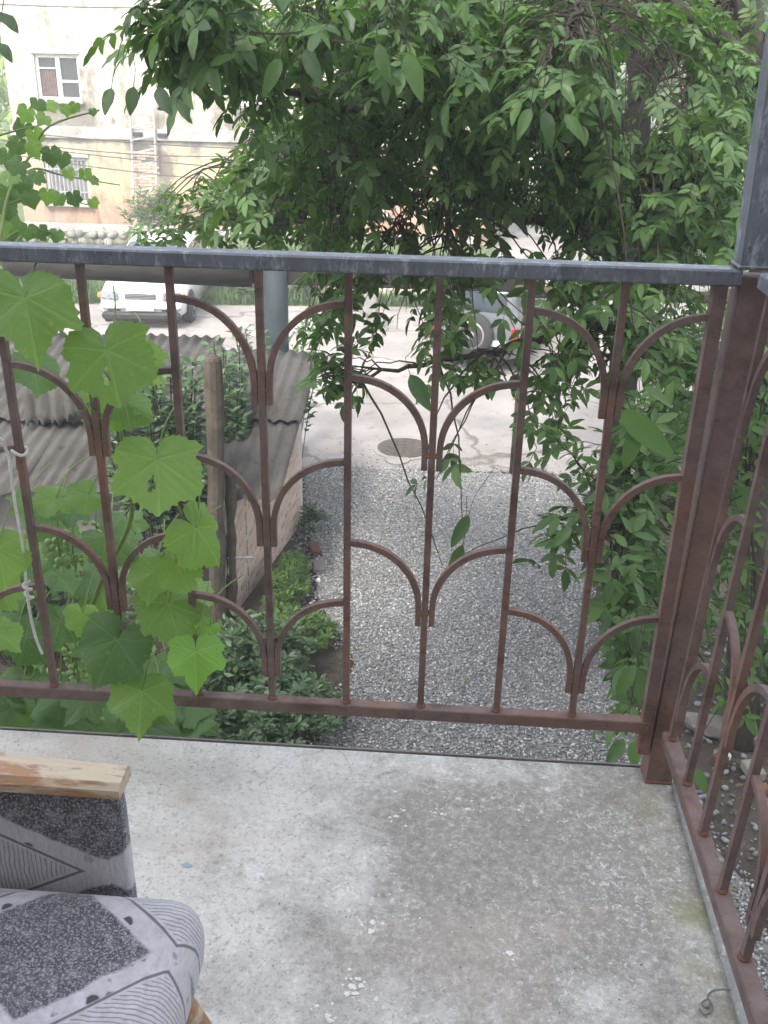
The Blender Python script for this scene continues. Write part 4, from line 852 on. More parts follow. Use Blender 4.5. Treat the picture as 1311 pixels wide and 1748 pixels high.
A.limb([Y(1296, 640, 5.78), Y(1150, 585, 5.3), Y(1000, 560, 5.1), Y(850, 600, 5.0), Y(700, 625, 4.9), Y(590, 655, 4.9)], .035, .006)
A.limb([Y(1285, 800, 5.74), Y(1190, 770, 5.0), Y(1100, 830, 4.4), Y(1050, 930, 4.0), Y(1060, 1050, 3.7)], .025, .005)
A.limb([Y(1310, 420, 5.86), Y(1120, 400, 6.1), Y(980, 385, 6.0), Y(860, 368, 5.8), Y(770, 330, 5.6), Y(640, 350, 5.6), Y(500, 380, 5.8), Y(380, 370, 6.2)], .045, .008)
A.limb([Y(1306, 180, 5.98), Y(1230, 150, 5.7), Y(1190, 210, 5.5), Y(1130, 260, 5.3), Y(1030, 330, 5.2), Y(960, 420, 5.0)], .022, .005)
A.limb([Y(1150, 10, 5.4), Y(1020, 60, 5.1), Y(900, 110, 4.9), Y(800, 120, 4.9), Y(690, 60, 4.8)], .022, .005)
A.limb([Y(720, 165, 5.0), Y(640, 240, 5.2), Y(560, 290, 5.4), Y(470, 320, 5.6)], .018, .004)
A.limb([Y(900, 215, 5.2), Y(840, 270, 5.3), Y(760, 300, 5.3), Y(680, 380, 5.2)], .018, .004)
A.limb([Y(900, -70, 4.9), Y(985, 0, 4.6), Y(978, 40, 4.4), Y(945, 75, 4.3)], .018, .006)
A.limb([Y(600, -70, 4.4), Y(760, 60, 4.6), Y(768, 220, 4.8), Y(765, 330, 4.9), Y(755, 430, 4.9)], .016, .004)
A.limb([Y(1290, 700, 5.75), Y(1310, 640, 5.0), Y(1300, 760, 4.4), Y(1270, 900, 4.2)], .02, .005)
NA = [(305, 70, 105, 85, 3.3, 4.2, 20), (290, 20, 90, 40, 3.3, 4, 9), (400, 170, 45, 50, 3.6, 4.6, 6), (540, 90, 140, 110, 4, 6, 30), (720, 60, 160, 110, 3.6, 6, 36), (600, 250, 180, 100, 4.5, 7, 48), (760, 220, 150, 140, 4.2, 7, 40),
      (470, 330, 110, 55, 5, 7.5, 22), (330, 350, 70, 40, 6, 8, 9), (620, 385, 170, 50, 4.7, 7, 24), (900, 110, 150, 130, 4, 6, 40), (1050, 120, 170, 130, 4.6, 7.5, 44), (1200, 140, 90, 150, 4.6, 6.5, 30), (900, 300, 90, 70, 4.6, 6.5, 12), (1010, 350, 110, 70, 4.5, 6.5, 24), (1150, 330, 110, 110, 4.6, 6.5, 34), (1220, 300, 60, 140, 4.5, 5.5, 14)]
NB_ = [(290, 398, 75, 16, 6.2, 7.5, 6), (410, 300, 90, 60, 5.5, 7.5, 7), (430, 400, 90, 20, 5.5, 7, 7), (1130, 480, 90, 60, 4.4, 5.6, 9), (1180, 620, 40, 90, 4.2, 5.2, 7), (745, 545, 30, 50, 4.7, 5.4, 4), (570, 575, 60, 50, 4.7, 5.6, 8), (560, 680, 45, 45, 4.7, 5.5, 5), (640, 520, 80, 30, 4.7, 5.6, 5), (700, 580, 90, 50, 4.7, 5.6, 6), (810, 520, 60, 30, 4.7, 5.6, 4), (800, 620, 70, 30, 4.6, 5.5, 7), (950, 590, 70, 90, 4.2, 5.6, 13), (1060, 560, 110, 90, 4.2, 6, 20), (940, 730, 60, 60, 3.9, 4.8, 6), (1110, 720, 80, 120, 3.8, 4.8, 13), (1060, 850, 80, 80, 3.6, 4.5, 10), (930, 920, 45, 60, 3.7, 4.4, 3), (765, 920, 30, 50, 4.1, 4.6, 2), (1070, 1010, 80, 70, 3.3, 4.3, 9), (1080, 1160, 50, 70, 3.0, 3.6, 5), (1255, 880, 50, 170, 3.8, 4.8, 10), (1295, 640, 35, 110, 3.8, 4.8, 7), (1260, 1120, 50, 90, 3.6, 4.4, 5), (700, 800, 60, 30, 4.3, 4.8, 2)]
for i, a in enumerate(NA): A.blob(*a[:6], int(a[6]*(1.0 if i < 3 else (.78 if a[0] < 850 else 1.0))), ll=.088 if i < 3 else .085, lift=.5)
for i, a in enumerate(NA[3:]): A.blob(*a[:4], a[4]+.3, a[5]+.6, int(a[6]*(1.2 if a[0] < 850 else 1.8)), ll=.060, n_comp=6, lift=.4)
for a in NB_: A.blob(*a[:6], int(a[6]*1.6), ll=.092, n_comp=4, n_leaf=5)
# crown above the frame, so that the tree is whole
for _ in range(46):
    s_ = random.choice(A.pts); A.pts.append(s_); A.twig(s_+Vector((random.uniform(-1.2, 1.2), random.uniform(-.6, 1.6), random.uniform(.3, 1.6))) if s_.z > 4.6 else s_+Vector((random.uniform(-.4, .4), random.uniform(0, .5), .1)), .12, 5, 7)
# large leaflets hanging close to the railing: (x, y of stalk, x, y of tip, distance)
for (xa, ya, xb, yb, yy, wd) in [(695, 90, 720, 172, 2.5, .40), (645, 75, 662, 140, 2.7, .40), (478, 100, 450, 160, 2.6, .42), (520, 85, 548, 145, 2.7, .42), (930, 190, 942, 248, 2.7, .46), (965, 195, 998, 238, 2.8, .40), (905, 185, 884, 232, 2.8, .42), (190, 150, 178, 195, 3.2, .5), (228, 148, 222, 195, 3.2, .5), (268, 150, 292, 195, 3.2, .5), (0, 22, 30, 52, 3.0, .5), (0, 75, 16, 98, 3.0, .5), (1060, 700, 1150, 780, 3.0, .42), (1090, 730, 1065, 800, 3.0, .46), (1100, 660, 1150, 690, 3.1, .42), (1085, 1135, 1050, 1190, 2.5, .42), (1090, 1140, 1100, 1215, 2.5, .44), (1065, 1262, 1035, 1308, 2.3, .5), (1085, 1262, 1080, 1312, 2.3, .55), (975, 900, 940, 935, 3.4, .45), (1185, 1310, 1205, 1352, 2.6, .6), (700, 640, 735, 700, 3.9, .5), (800, 880, 770, 935, 3.6, .42), (790, 930, 765, 985, 3.6, .42)]:
    a, c_ = Y(xa, ya, yy), Y(xb, yb, yy-.06); d = c_-a; l = d.length; nn = (Vector((0, 0, CAMZ))-a).normalized()+Vector((random.uniform(-.4, .4), 0, random.uniform(.2, .8))); A._leaf(a, d, nn.normalized(), l, l*wd)
    A.tw.tube([a, a-d.normalized()*l*.25+Vector((0, .02, .03)), a+Vector((random.uniform(-.05, .1), .1, .18))], .0014, 3, False)
nleafA = A.finish(M['leaf'], 300)

# --- dark forked tree and others behind
def back_tree(name, label, px, Yd, trunk, r0, blobs, mat, ll=.13, bark='bark_dark', group='trees beyond the yard', simple=True, ncomp=6, nleaf=7):
    base = at_y(px, 600, Yd); base.z = 0; T = Tree(name, label, 'tree', base, group, bark, 'twig'); T.prune = Yd < 15
    P = [base-Vector((0, 0, .05))]+[Y(x, y, Yd+dy) for x, y, dy in trunk[0]]; T.limb(P, r0, r0*.55, 'trunk', 5, 12, .02)
    for l in trunk[1:]: T.limb([Y(x, y, Yd+dy) for x, y, dy in l], r0*.5, r0*.12, 'limb', 5, 8, .03)
    for (x, y, rx_, ry_, d0, d1, n) in blobs: T.blob(x, y, rx_, ry_, Yd+d0, Yd+d1, n, ll=ll, n_comp=ncomp, n_leaf=nleaf, spread=.8, ratio=.5)
    T.finish(mat, 0, simple); return T
back_tree('forked_tree', 'dark trunked forked tree standing at the right side of the yard', 1085, 9.2, [[(1080, 430, 0), (1084, 250, 0), (1092, 150, 0), (1085, 60, .2), (1060, -120, .3)], [(1090, 160, 0), (1140, 95, .1), (1200, 20, .2), (1260, -120, .3)], [(1085, 220, 0), (1030, 190, .2), (960, 120, .4), (880, 60, .5)], [(1082, 300, 0), (1000, 255, -.3), (900, 230, -.5)], [(1082, 380, 0), (1160, 300, .3), (1240, 260, .5)]]  , .15,
          [(1090, 20, 220, 120, -1.5, 2, 40), (960, 90, 120, 110, -1, 2, 22), (1230, 90, 110, 160, -1, 2, 30), (1180, 260, 110, 110, 0, 2.2, 20), (900, 180, 80, 60, -1, 1, 10), (1190, 420, 110, 90, -.3, 1.6, 18), (1060, 520, 130, 70, -.5, 1.5, 14)], M['leaf'], .095)
for (px, Yd, hgt, wdt, lab, mt, n) in [(760, 34, 9, 210, 'tall green tree beyond the right end of the building', 'leaf_far', 46), (1010, 60, 12, 160, 'tree far up the lane beyond the yellow car', 'leaf_far', 40), (1190, 30, 10, 190, 'broad tree on the verge right of the lane', 'leaf_far', 54), (1340, 22, 9, 230, 'dense tree on the verge behind the walnut trunk', 'leaf_far', 54), (890, 75, 14, 130, 'tree at the far end of the lane', 'leaf_far', 34), (-22, 33, 8, 75, 'pale green sunlit tree beyond the left end of the building', 'leaf_pale', 34)]:
    sc_px = F_PX/Yd; gpx = at_y(px, 500, Yd); yb = 160; zpx = lambda z: 874-F_PX*math.tan(math.atan2(z-CAMZ, Yd)+PITCH)
    cy_ = zpx(hgt*.62); top = zpx(hgt*.45)
    back_tree('leafy_tree', lab, px, Yd, [[(px, zpx(hgt*.3), 0), (px+6, zpx(hgt*.55), 0), (px-4, zpx(hgt*.8), 0)], [(px+3, zpx(hgt*.4), 0), (px+wdt*.4, zpx(hgt*.6), .5)], [(px+3, zpx(hgt*.4), 0), (px-wdt*.4, zpx(hgt*.62), -.5)]], .22,
              [(px, zpx(hgt*.72), wdt, hgt*.27*sc_px, -2, 2, n), (px, zpx(hgt*.38), wdt*.9, hgt*.18*sc_px, -2, 1.5, n//2)], M[mt], .034*Yd**.72, ncomp=6, nleaf=7)

# --- shrubs: scattered small leaves on short stems
def shrub(name, label, c, rx_, ry_, h, n, ll, mat, group=None, ratio=.5, base_z=0, cat='shrub', dome=True):
    c = Vector(c); t = thing(name, label, cat, (c.x, c.y, base_z), group); st = MB(); P = []; D = []; Nn = []; L = []
    ns = max(8, n//60)
    for i in range(ns):
        a = random.random()*6.283; q = math.sqrt(random.random()); hh = h*(1-.55*q*q if dome else 1)*random.uniform(.55, 1.08); tip = Vector((c.x+rx_*q*math.cos(a), c.y+ry_*q*math.sin(a), base_z+hh)); root = Vector((c.x+rx_*.5*q*math.cos(a), c.y+ry_*.5*q*math.sin(a), base_z-.01))
        pts = [root.lerp(tip, k/5)+Vector((0, 0, .08*h*math.sin(k/5*math.pi))) for k in range(6)]; st.tube(pts, .003+.0015*h, 3, False)
        for k in range(n//ns):
            u = random.uniform(.3, 1)**.7; f = u*5; i0 = min(4, int(f)); p = pts[i0].lerp(pts[i0+1], f-i0); an = random.random()*6.283; d = Vector((math.cos(an), math.sin(an), random.uniform(-.2, .8)))
            p = p+d*ll*random.uniform(0, .7); P.append(tuple(p)); D.append(tuple(d)); Nn.append((random.uniform(-.6, .6), random.uniform(-.8, .3), 1)); L.append(ll*random.uniform(.6, 1.25))
    st.build('stems', M['twig'], t)['kind'] = 'stuff'; L = np.array(L); o = link('foliage', leaves_mesh('foliage', P, D, norm(np.array(Nn)), L, L*ratio, mat), None, t); o['kind'] = 'stuff'
G1 = 'shrubs at the foot of the brick wall'
shrub('shrub', 'glossy dark green shrub below the balcony at the near end of the wall', at_z(430, 1165, .1), .45, .6, .66, 6500, .06, M['shrub_leaf'], G1)
shrub('shrub', 'low dark shrub right under the balcony edge beside the gravel', at_z(480, 1235, .1), .46, .45, .45, 5000, .055, M['shrub_leaf'], G1)
shrub('shrub', 'dark shrub beneath the grapevine under the balcony', at_z(280, 1235, .1), .55, .5, .6, 2600, .055, M['shrub_leaf'], G1)
shrub('shrub', 'dark leafy shrub growing up between the shed roof and the timber posts', at_z(290, 1010, .2), .42, .35, 2.15, 4600, .085, M['shrub_leaf'], G1, dome=False)
shrub('shrub', 'thin dark shrub climbing against the brick wall behind the posts', at_z(405, 960, .2)+Vector((-.16, .55, 0)), .22, .45, 2.0, 2600, .08, M['shrub_leaf'], G1, dome=False)
shrub('shrub', 'leafy bush on the far corner of the shed below the blue grey post', (-1.75, 9.95, 0), .45, .35, 1.75, 1400, .07, M['leaf'], G1, dome=False)
shrub('shrub', 'broad dark bush at the shed front behind the grapevine', at_z(70, 1080, .2), .9, .5, 1.0, 4200, .07, M['shrub_leaf'], G1)
shrub('weeds', 'bright green feathery weeds along the foot of the brick wall', at_z(492, 1012, .05), .17, .58, .36, 6000, .045, M['herb'], ratio=.22, cat='weeds')
shrub('weeds', 'green weeds growing at the gravel edge under the railing arch', at_z(510, 1095, .05), .30, .32, .32, 4200, .05, M['herb'], ratio=.3, cat='weeds')
shrub('weeds', 'tuft of weeds at the far corner of the brick wall', at_z(536, 905, .05), .14, .2, .38, 500, .05, M['shrub_leaf'], ratio=.4, cat='weeds')
shrub('understory_bush', 'leafy green bush under the walnut beside the gravel', at_z(1110, 1050, .2), .5, .75, .95, 2200, .085, M['leaf'])
shrub('understory_bush', 'loose bush on the soil behind the walnut trunk', at_z(1170, 900, .2)+Vector((.3, .4, 0)), .7, .9, 1.5, 2600, .09, M['leaf'], dome=False)
shrub('understory_bush', 'low bush to the right of the walnut trunk', at_z(1330, 1190, .2)+Vector((.2, 0, 0)), .5, .6, .9, 1300, .08, M['leaf'])
shrub('understory_bush', 'bush at the edge of the yard beyond the gravel strip', (3.0, 10.3, 0), .9, .6, 1.3, 2200, .085, M['leaf'])
shrub('understory_bush', 'tall leafy bush beside the stake of the garden pipe', (4.0, 11.6, 0), 1.0, .7, 2.5, 3600, .085, M['leaf'], dome=False)
shrub('understory_bush', 'dense bush under the forked tree at the side of the yard', (3.1, 12.6, 0), .7, .6, 1.7, 2400, .085, M['leaf'], dome=False)
shrub('understory_bush', 'wide bush at the right border of the yard behind the walnut', (5.6, 12.6, 0), 1.4, .9, 3.0, 4200, .09, M['leaf'], dome=False)
for (x, y, rx_, h, n, lab) in [(-9.6, 19.6, 1.6, 1.0, 2200, 'green bush on the bank left of the white hatchback'), (-3.3, 19.4, 1.2, .75, 1800, 'low green bush on the bank right of the white hatchback'), (-12.4, 21, 2.0, 2.2, 2600, 'taller bush on the bank at the left end of the rubble wall'), (6.4, 23, 1.7, 1.8, 2400, 'bush beside the lane behind the off-road car')]:
    shrub('bank_bush', lab, (x, y, 0), rx_, .8, h, n, .12, M['leaf_far'], 'bushes along the yard')
# small tree in front of the facade
fT = at_y(262, 372, 24.0); shrub('sapling', 'pale green sapling with drooping leaves before the building wall', (fT.x, 24.0, 0), .75, .5, 1.55, 1100, .17, M['leaf_far'], ratio=.3, cat='sapling', dome=False)
# grass on the bank
n = 9000; gx = rng.uniform(-15, 1, n); gy = 17.35+.115*(gx+16)+rng.random(n)**2*6; gd = np.stack([rng.normal(0, .3, n), rng.normal(0, .3, n), np.ones(n)], -1)
tag(link('grass', leaves_mesh('grass', np.stack([gx, gy, np.zeros(n)], -1), gd, np.stack([rng.normal(0, 1, n), rng.normal(-1, .5, n), np.zeros(n)], -1), rng.uniform(.12, .38, n), rng.uniform(.03, .07, n), M['leaf_far'], simple=True), None), 'long grass on the bank behind the white hatchback', 'grass', kind='stuff')

# stones and brick bits
def rock(name, label, c, size, mat, cat, seed, group=None):
    r = np.random.default_rng(seed); v0 = norm(np.concatenate([IV]+[(IV[a]+IV[c_])[None] for a, c_ in {tuple(sorted((t_[i], t_[(i+1) % 3]))) for t_ in IT.tolist() for i in range(3)}])); 
    b = MB(); import bmesh
    bm_ = bmesh.new(); bmesh.ops.create_icosphere(bm_, subdivisions=2, radius=1)
    for vtx in bm_.verts: vtx.co *= (.8+.4*math.sin(vtx.co.x*2.3+seed)*math.cos(vtx.co.y*2.1+seed*2)*.6+r.uniform(-.06, .06))
    for vtx in bm_.verts: vtx.co = Vector((vtx.co.x*size[0], vtx.co.y*size[1], vtx.co.z*size[2]))
    me = bpy.data.meshes.new(name); bm_.to_mesh(me); bm_.free(); me.materials.append(mat); o = link(name, me, None, None, (c[0], c[1], size[2]*.6)); o.rotation_euler.z = seed; return tag(o, label, cat, group)
c_ = at_z(1218, 1240, .05); rock('boulder', 'long pale grey boulder lying on soil at the foot of the walnut', (c_.x, c_.y), (.12, .34, .10), M['rubble'], 'stone', 1)
for i, (px, py, s_, lab) in enumerate([(526, 963, .035, 'white pebble lying by the weeds at the wall foot'), (543, 989, .04, 'white elongated pebble at the gravel edge near the brick scrap'), (526, 1015, .025, 'small white pebble half in the weeds'), (530, 1027, .022, 'tiny white pebble beside the weeds')]):
    c_ = at_z(px, py, .02); rock('pebble', lab, (c_.x, c_.y), (s_, s_*.7, s_*.6), M['paint_drop'], 'pebble', i+3, 'white pebbles')
for (px, py, sz, lab, rz) in [(538, 940, (.10, .22, .07), 'broken red brick lying at the wall foot', .3), (545, 968, (.11, .2, .05), 'dull grey brick half buried in the gravel edge', .1), (1228, 1300, (.09, .09, .07), 'chipped red brick on the soil by the walnut', .6), (1285, 1318, (.11, .16, .07), 'pale square brick on the soil right of the walnut', .2), (1296, 1345, (.07, .10, .05), 'small orange brick piece beside the pale brick', 1.0)]:
    c_ = at_z(px, py, .02); b = MB(); b.box((0, 0, sz[2]/2), sz, bev=.008); o = b.build('loose_brick', plain('brick_'+lab.split()[1], {'red': (.11, .062, .05), 'grey': (.17, .155, .145), 'square': (.24, .225, .18), 'orange': (.20, .10, .06)}.get(lab.split()[1], (.25, .2, .18)), .9)); o.location = (c_.x, c_.y, .002); o.rotation_euler.z = rz; tag(o, lab, 'brick', 'loose bricks')
c_ = at_z(1239, 1284, .05); rock('stone', 'bright white stone lying on soil beside the walnut trunk', (c_.x, c_.y), (.05, .045, .04), M['paint_drop'], 'stone', 9)

n = 220; fx = np.concatenate([rng.uniform(1.4, 3.0, 120), rng.uniform(-1.2, 1.9, 100)]); fy = np.concatenate([rng.uniform(3.2, 8, 120), rng.uniform(4.5, 12.5, 100)])
tag(link('fallen_leaves', leaves_mesh('fallen_leaves', np.stack([fx, fy, np.full(n, .035)], -1), np.stack([rng.normal(size=n), rng.normal(size=n), rng.normal(0, .1, n)], -1), np.stack([rng.normal(0, .25, n), rng.normal(0, .25, n), np.ones(n)], -1), rng.uniform(.03, .075, n), rng.uniform(.012, .03, n), tinted('dry_leaf', [(0, (.10, .06, .03)), (.5, (.20, .15, .06)), (1, (.12, .16, .05))])), None), 'fallen dry leaves lying on the soil and gravel', 'leaves', kind='stuff')

# ------------------------------------------------------------------ grapevine
def grape_leaf(seed, mat):
    r = random.Random(seed); kn = [(0, 1.0), (13, .88), (26, .74), (40, .77), (54, .84), (68, .76), (82, .65), (98, .69), (112, .72), (128, .65), (145, .58), (160, .50), (172, .33), (180, .06)]
    kr = [(a, q*r.uniform(.91, 1.08)) for a, q in kn]; kn = [(a, q*r.uniform(.88, 1.10)) for a, q in kn]; th = [r.uniform(.3, 1.5) for _ in range(160)]; hole = (r.randint(20, 120), r.randint(3, 7)) if seed % 6 == 1 else None
    def rad(a, K):
        for (a0, r0), (a1, r1) in zip(K, K[1:]):
            if a <= a1: u = (a-a0)/(a1-a0); u = u*u*(3-2*u); return r0+(r1-r0)*u
        return K[-1][1]
    ns, nr = 144, 9; vs = [(0, 0, 0)]; fs = []; vein = [1.0]; VA = [0, 54, -54, 108, -108]; cup = r.uniform(.08, .38); w1, w2 = r.uniform(0, 6), r.uniform(0, 6); fold = r.uniform(-.15, .42)
    for j in range(1, nr+1):
        for i in range(ns):
            a = -180+360*i/ns; K = kn if a >= 0 else kr; rr = rad(abs(a), K); rr *= 1+(.040*th[i//4] if i % 4 == 0 else (-.020*th[i//4+40] if i % 4 == 2 else 0))*(j/nr)**6*(1 if rr > .3 else 0)
            q = rr*(j/nr); an = R(a); x = q*math.cos(an); y = q*math.sin(an); dv = 9
            for va in VA:
                da = abs((a-va+180) % 360-180)
                if da < 70: dv = min(dv, q*math.sin(R(da))+(.0 if q < .98 else 0))
            sec = 9
            for va in VA:
                c0, s0 = math.cos(R(va)), math.sin(R(va)); lx, ly = x*c0+y*s0, -x*s0+y*c0
                if lx > .06 and abs(ly) < .42: tq = (lx-abs(ly)*.9)*6.2; sec = min(sec, abs(tq-round(tq))/6.2*1.6+(.0 if abs(ly) < lx*.55 else .2))
            vn = max(0, 1-dv/.022)+.55*max(0, 1-sec/.018); vein.append(min(1, vn))
            z = -cup*q*q+fold*abs(y)*.6+.026*math.sin(5*an+w1)*q*q*2+.03*math.sin(3*an+w2)*q*2+.018*math.sin(6*x+w2)*math.sin(5*y+w1)-.010*min(1, vn)+.006*math.sin(x*31)*math.sin(y*29)
            vs.append((x, y, z))
    for i in range(ns):
        if i == ns-1: continue
        fs.append((0, 1+i, 1+i+1))
        for j in range(nr-1):
            if hole and abs(i-hole[0])+2*abs(j-hole[1]) < 4: continue
            o = 1+j*ns; fs.append((o+i, o+ns+i, o+ns+i+1, o+i+1))
    me = bpy.data.meshes.new('leaf'); me.from_pydata(vs, [], fs); me.update(); me.shade_smooth(); at = me.attributes.new('vein', 'FLOAT', 'POINT'); at.data.foreach_set('value', np.array(vein, dtype=np.float32)); me.materials.append(mat); return me
GL = {k: [grape_leaf(i*7+s, M[k]) for i in range(6)] for s, k in enumerate(('vine_leaf', 'vine_leaf_dark', 'vine_leaf_young'))}
gv = thing('grapevine', 'grapevine with broad bright green leaves climbing through the railing', 'vine', tuple(at_z(140, 1300, 0)))
def gl(px, py, size, Yd, ang=0, tilt=(0, 0), mat='vine_leaf', pet=True):
    """broad leaf whose stalk end sits at the pixel; ang turns the tip (0 = down in the picture), tilt leans it"""
    c = at_y(px, py, Yd); sc = size*.97/F_PX*depth(c); vw = (Vector((0, 0, CAMZ))-c).normalized()
    dn = (-_U*math.cos(R(ang))+_R*math.sin(R(ang))); dn = (dn-vw*dn.dot(vw)).normalized(); nn = (vw+_R*tilt[0]+_U*tilt[1]).normalized(); dn = (dn-nn*dn.dot(nn)).normalized(); s_ = nn.cross(dn)
    o = bpy.data.objects.new('leaf', random.choice(GL[mat])); COL.objects.link(o); o.parent = gv
    m4 = Matrix(((dn.x*sc, s_.x*sc, nn.x*sc, c.x), (dn.y*sc, s_.y*sc, nn.y*sc, c.y), (dn.z*sc, s_.z*sc, nn.z*sc, c.z), (0, 0, 0, 1))); o.matrix_local = Matrix.Translation(-ORG[gv.as_pointer()]) @ m4
    if pet:
        e = c-dn*sc*.12+Vector((0, .06, .03)); f_ = e-dn*sc*.35+Vector((random.uniform(-.03, .03), .07, 0)); VST.tube(smooth_path([c, e, f_], 4), .0016, 5, False)
VST = MB()
# the broad leaves one by one: stalk pixel, length of the main lobe in pixels, distance
for a in [(42, 508, 118, 1.44, 8, (.1, .5)), (-20, 490, 90, 1.50, -30, (.2, .4)), (182, 598, 112, 1.46, 14, (-.1, .3)), (236, 612, 62, 1.56, 45, (.2, .4)), (268, 785, 112, 1.44, 2, (.0, .45)), (334, 902, 86, 1.44, 55, (.9, .3)), (300, 962, 62, 1.45, 25, (.1, .3)), (262, 975, 60, 1.50, -10, (.0, .5)), (288, 1030, 88, 1.49, 12, (.25, .5), 'vine_leaf'), (200, 1092, 92, 1.46, -22, (-.15, .3), 'vine_leaf_dark'), (334, 1112, 70, 1.42, 0, (.1, .35), 'vine_leaf_young'), (358, 1070, 30, 1.48, -40, (.2, .4), 'vine_leaf_young'), (242, 1180, 78, 1.42, -4, (.0, .3), 'vine_leaf'), (262, 1200, 52, 1.52, 45, (.2, .4), 'vine_leaf_dark'), (-5, 935, 72, 1.46, 10, (.2, .4)), (0, 1000, 55, 1.55, 20, (.2, .4)), (140, 1048, 42, 1.50, 0, (.2, .3), 'vine_leaf'), (105, 1060, 52, 1.6, -20, (.3, .4), 'vine_leaf_dark'), (150, 845, 50, 1.62, -60, (.1, .7)), (95, 850, 50, 1.62, -70, (.1, .9)), (215, 690, 60, 1.6, 60, (.3, .6)), (195, 680, 70, 1.62, -40, (.1, .6)), (60, 625, 60, 1.7, 0, (.2, .6), 'vine_leaf_dark')]: gl(*a)
# fill behind the bars
for i in range(46):
    px, py = random.uniform(-20, 330), random.uniform(850, 1230)
    if px > 250 and py < 900: continue
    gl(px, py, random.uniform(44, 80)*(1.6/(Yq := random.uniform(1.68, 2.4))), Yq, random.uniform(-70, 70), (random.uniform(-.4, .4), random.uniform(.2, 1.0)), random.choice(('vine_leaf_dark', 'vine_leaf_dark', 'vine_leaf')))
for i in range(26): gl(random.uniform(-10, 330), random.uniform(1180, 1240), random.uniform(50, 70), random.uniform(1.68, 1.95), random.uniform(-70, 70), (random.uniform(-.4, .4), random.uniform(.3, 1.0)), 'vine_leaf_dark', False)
# upper shoots, further out
up1 = [Y(-40, 560, 2.6), Y(-5, 430, 2.7), Y(10, 350, 2.8), Y(22, 315, 2.85), Y(52, 265, 2.9), Y(85, 215, 2.9), Y(170, 188, 2.95)]
up2 = [Y(22, 315, 2.85), Y(58, 288, 2.9), Y(110, 300, 2.95), Y(205, 316, 3.0)]
up3 = [Y(10, 350, 2.8), Y(40, 340, 2.85), Y(90, 335, 2.9), Y(158, 352, 2.95)]
up4 = [Y(-5, 420, 2.7), Y(30, 395, 2.8), Y(70, 392, 2.85), Y(115, 410, 2.9)]
up5 = [Y(-30, 240, 2.8), Y(20, 225, 2.85), Y(70, 213, 2.9)]
for q, r_ in ((up1, .0065), (up2, .004), (up3, .004), (up4, .004), (up5, .004)): VST.tube(smooth_path(q, 5), [r_*(1-.6*i/((len(q)-1)*5)) for i in range((len(q)-1)*5+1)], 7)
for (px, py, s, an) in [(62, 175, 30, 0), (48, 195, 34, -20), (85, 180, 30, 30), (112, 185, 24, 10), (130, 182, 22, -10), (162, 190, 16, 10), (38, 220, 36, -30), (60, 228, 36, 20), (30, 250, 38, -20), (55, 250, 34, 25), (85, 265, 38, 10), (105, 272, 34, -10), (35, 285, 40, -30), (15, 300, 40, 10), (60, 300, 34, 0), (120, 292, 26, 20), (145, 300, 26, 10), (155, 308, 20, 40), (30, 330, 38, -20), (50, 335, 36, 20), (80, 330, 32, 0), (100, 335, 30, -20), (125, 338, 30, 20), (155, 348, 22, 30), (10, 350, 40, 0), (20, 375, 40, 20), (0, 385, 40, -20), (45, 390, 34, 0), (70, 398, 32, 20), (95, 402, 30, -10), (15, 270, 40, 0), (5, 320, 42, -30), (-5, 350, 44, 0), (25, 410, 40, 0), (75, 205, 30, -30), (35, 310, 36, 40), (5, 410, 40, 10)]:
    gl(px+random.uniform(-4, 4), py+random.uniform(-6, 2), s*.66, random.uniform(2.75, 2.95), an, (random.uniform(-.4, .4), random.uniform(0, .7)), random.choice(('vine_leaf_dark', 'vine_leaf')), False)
# main canes
for q in ([at_z(140, 1300, 0), Y(120, 1245, 2.4), Y(130, 1130, 1.8), Y(170, 1000, 1.62), Y(225, 880, 1.6), Y(210, 760, 1.62), Y(190, 650, 1.6), Y(120, 580, 1.65), Y(30, 500, 1.7), Y(-40, 470, 1.8)], [Y(130, 1130, 1.8), Y(220, 1080, 1.6), Y(290, 1000, 1.58), Y(320, 910, 1.56), Y(260, 790, 1.56)], [Y(130, 1130, 1.8), Y(60, 1020, 1.7), Y(-20, 930, 1.6)], [Y(20, 620, 1.66), Y(24, 700, 1.64), Y(30, 800, 1.7)]):
    P = smooth_path(q, 6); VST.tube(P, [.0055*(1-.55*i/(len(P)-1)) for i in range(len(P))], 7)
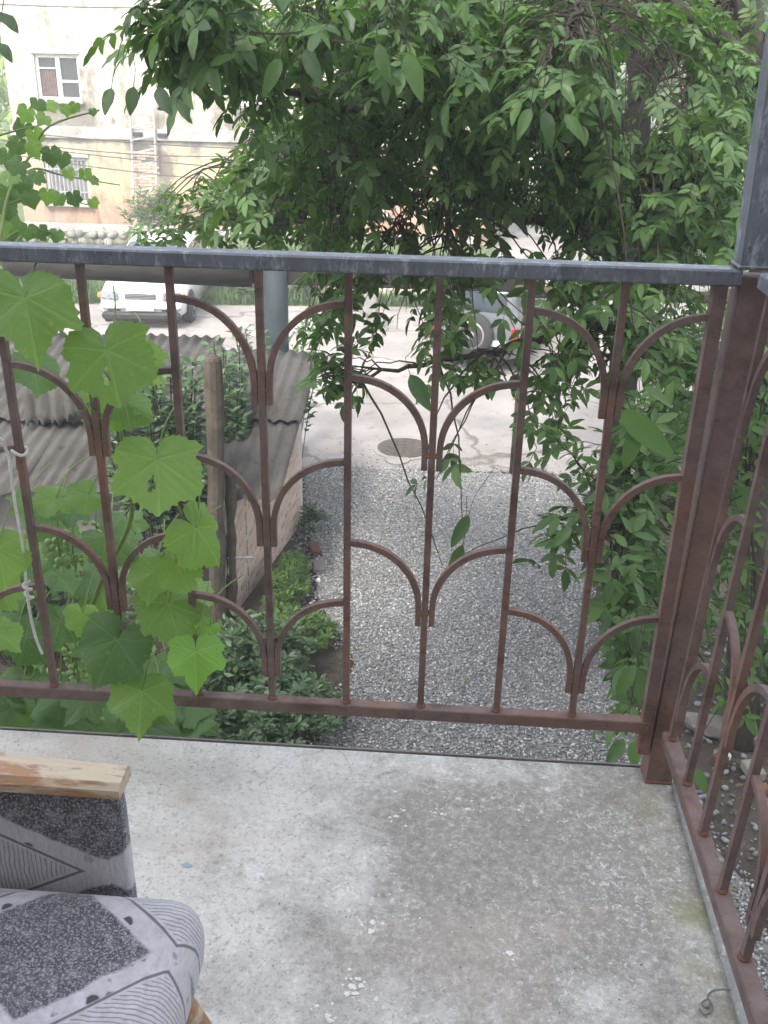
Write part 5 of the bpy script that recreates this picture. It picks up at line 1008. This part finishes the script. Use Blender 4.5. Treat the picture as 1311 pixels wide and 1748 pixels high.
# tendrils
for (px, py, Yd) in [(160, 680, 1.48), (225, 895, 1.5), (230, 1060, 1.48), (290, 930, 1.46), (340, 1070, 1.46), (150, 690, 1.5), (70, 1130, 1.5)]:
    c = Y(px, py, Yd); P = []; sg = random.choice((-1, 1)); e = Vector((random.uniform(-.5, .5), random.uniform(-.2, .2), random.uniform(-.9, -.2)))
    for i in range(26): u = i/25; P.append(c+e*.07*u+Vector((sg*.008*math.sin(u*13)*u, .008*math.cos(u*13)*u, -.01*u)))
    VST.tube(P, .0011, 5, False)
VST.build('canes', M['stem_green'], gv, True)
gm = None
for (px, py, Yd, n) in [(100, 930, 1.72, 26), (125, 945, 1.75, 22), (165, 905, 1.78, 16), (130, 1130, 1.7, 26), (105, 1160, 1.75, 18), (160, 1205, 1.75, 24)]:
    c = Y(px, py, Yd); b = MB(); b.tube([c+Vector((0, .02, .07)), c+Vector((0, 0, .02)), c-Vector((0, 0, .05))], .0018, 5); bn = b.build('grape_bunch', M['stem_green'], gv)
    if gm is None:
        import bmesh
        bm_ = bmesh.new(); bmesh.ops.create_icosphere(bm_, subdivisions=2, radius=.0072); gm = bpy.data.meshes.new('grape'); bm_.to_mesh(gm); bm_.free(); gm.shade_smooth(); gm.materials.append(M['grape'])
    for i in range(n):
        u = random.random(); rr = .024*(1-.5*u); a = random.random()*6.283; o = link('grape', gm, None, bn, c+Vector((rr*math.cos(a), rr*math.sin(a)*.8, .03-.085*u))); k_ = random.uniform(.75, 1.1); o.scale = (k_, k_, k_)
# ------------------------------------------------------------------ even haze volume, added to lift the blacks like a lens veil
hz = MB().box((20, 49, 20.5), (200, 200, 43)).build('haze', None); hm = bpy.data.materials.new('haze'); hm.use_nodes = True
hm.node_tree.nodes.remove(hm.node_tree.nodes['Principled BSDF']); pv = hm.node_tree.nodes.new('ShaderNodeVolumePrincipled')
pv.inputs['Color'].default_value = (.93, .95, .97, 1); pv.inputs['Density'].default_value = HAZE; pv.inputs['Anisotropy'].default_value = .2
hm.node_tree.links.new(pv.outputs[0], hm.node_tree.nodes['Material Output'].inputs['Volume']); hz.data.materials.append(hm)
tag(hz, 'added even haze volume standing in for a milky lens veil', 'haze', kind='stuff'); SC.cycles.volume_bounces = 2
print('objects', len(SC.objects), 'walnut leaves', nleafA)
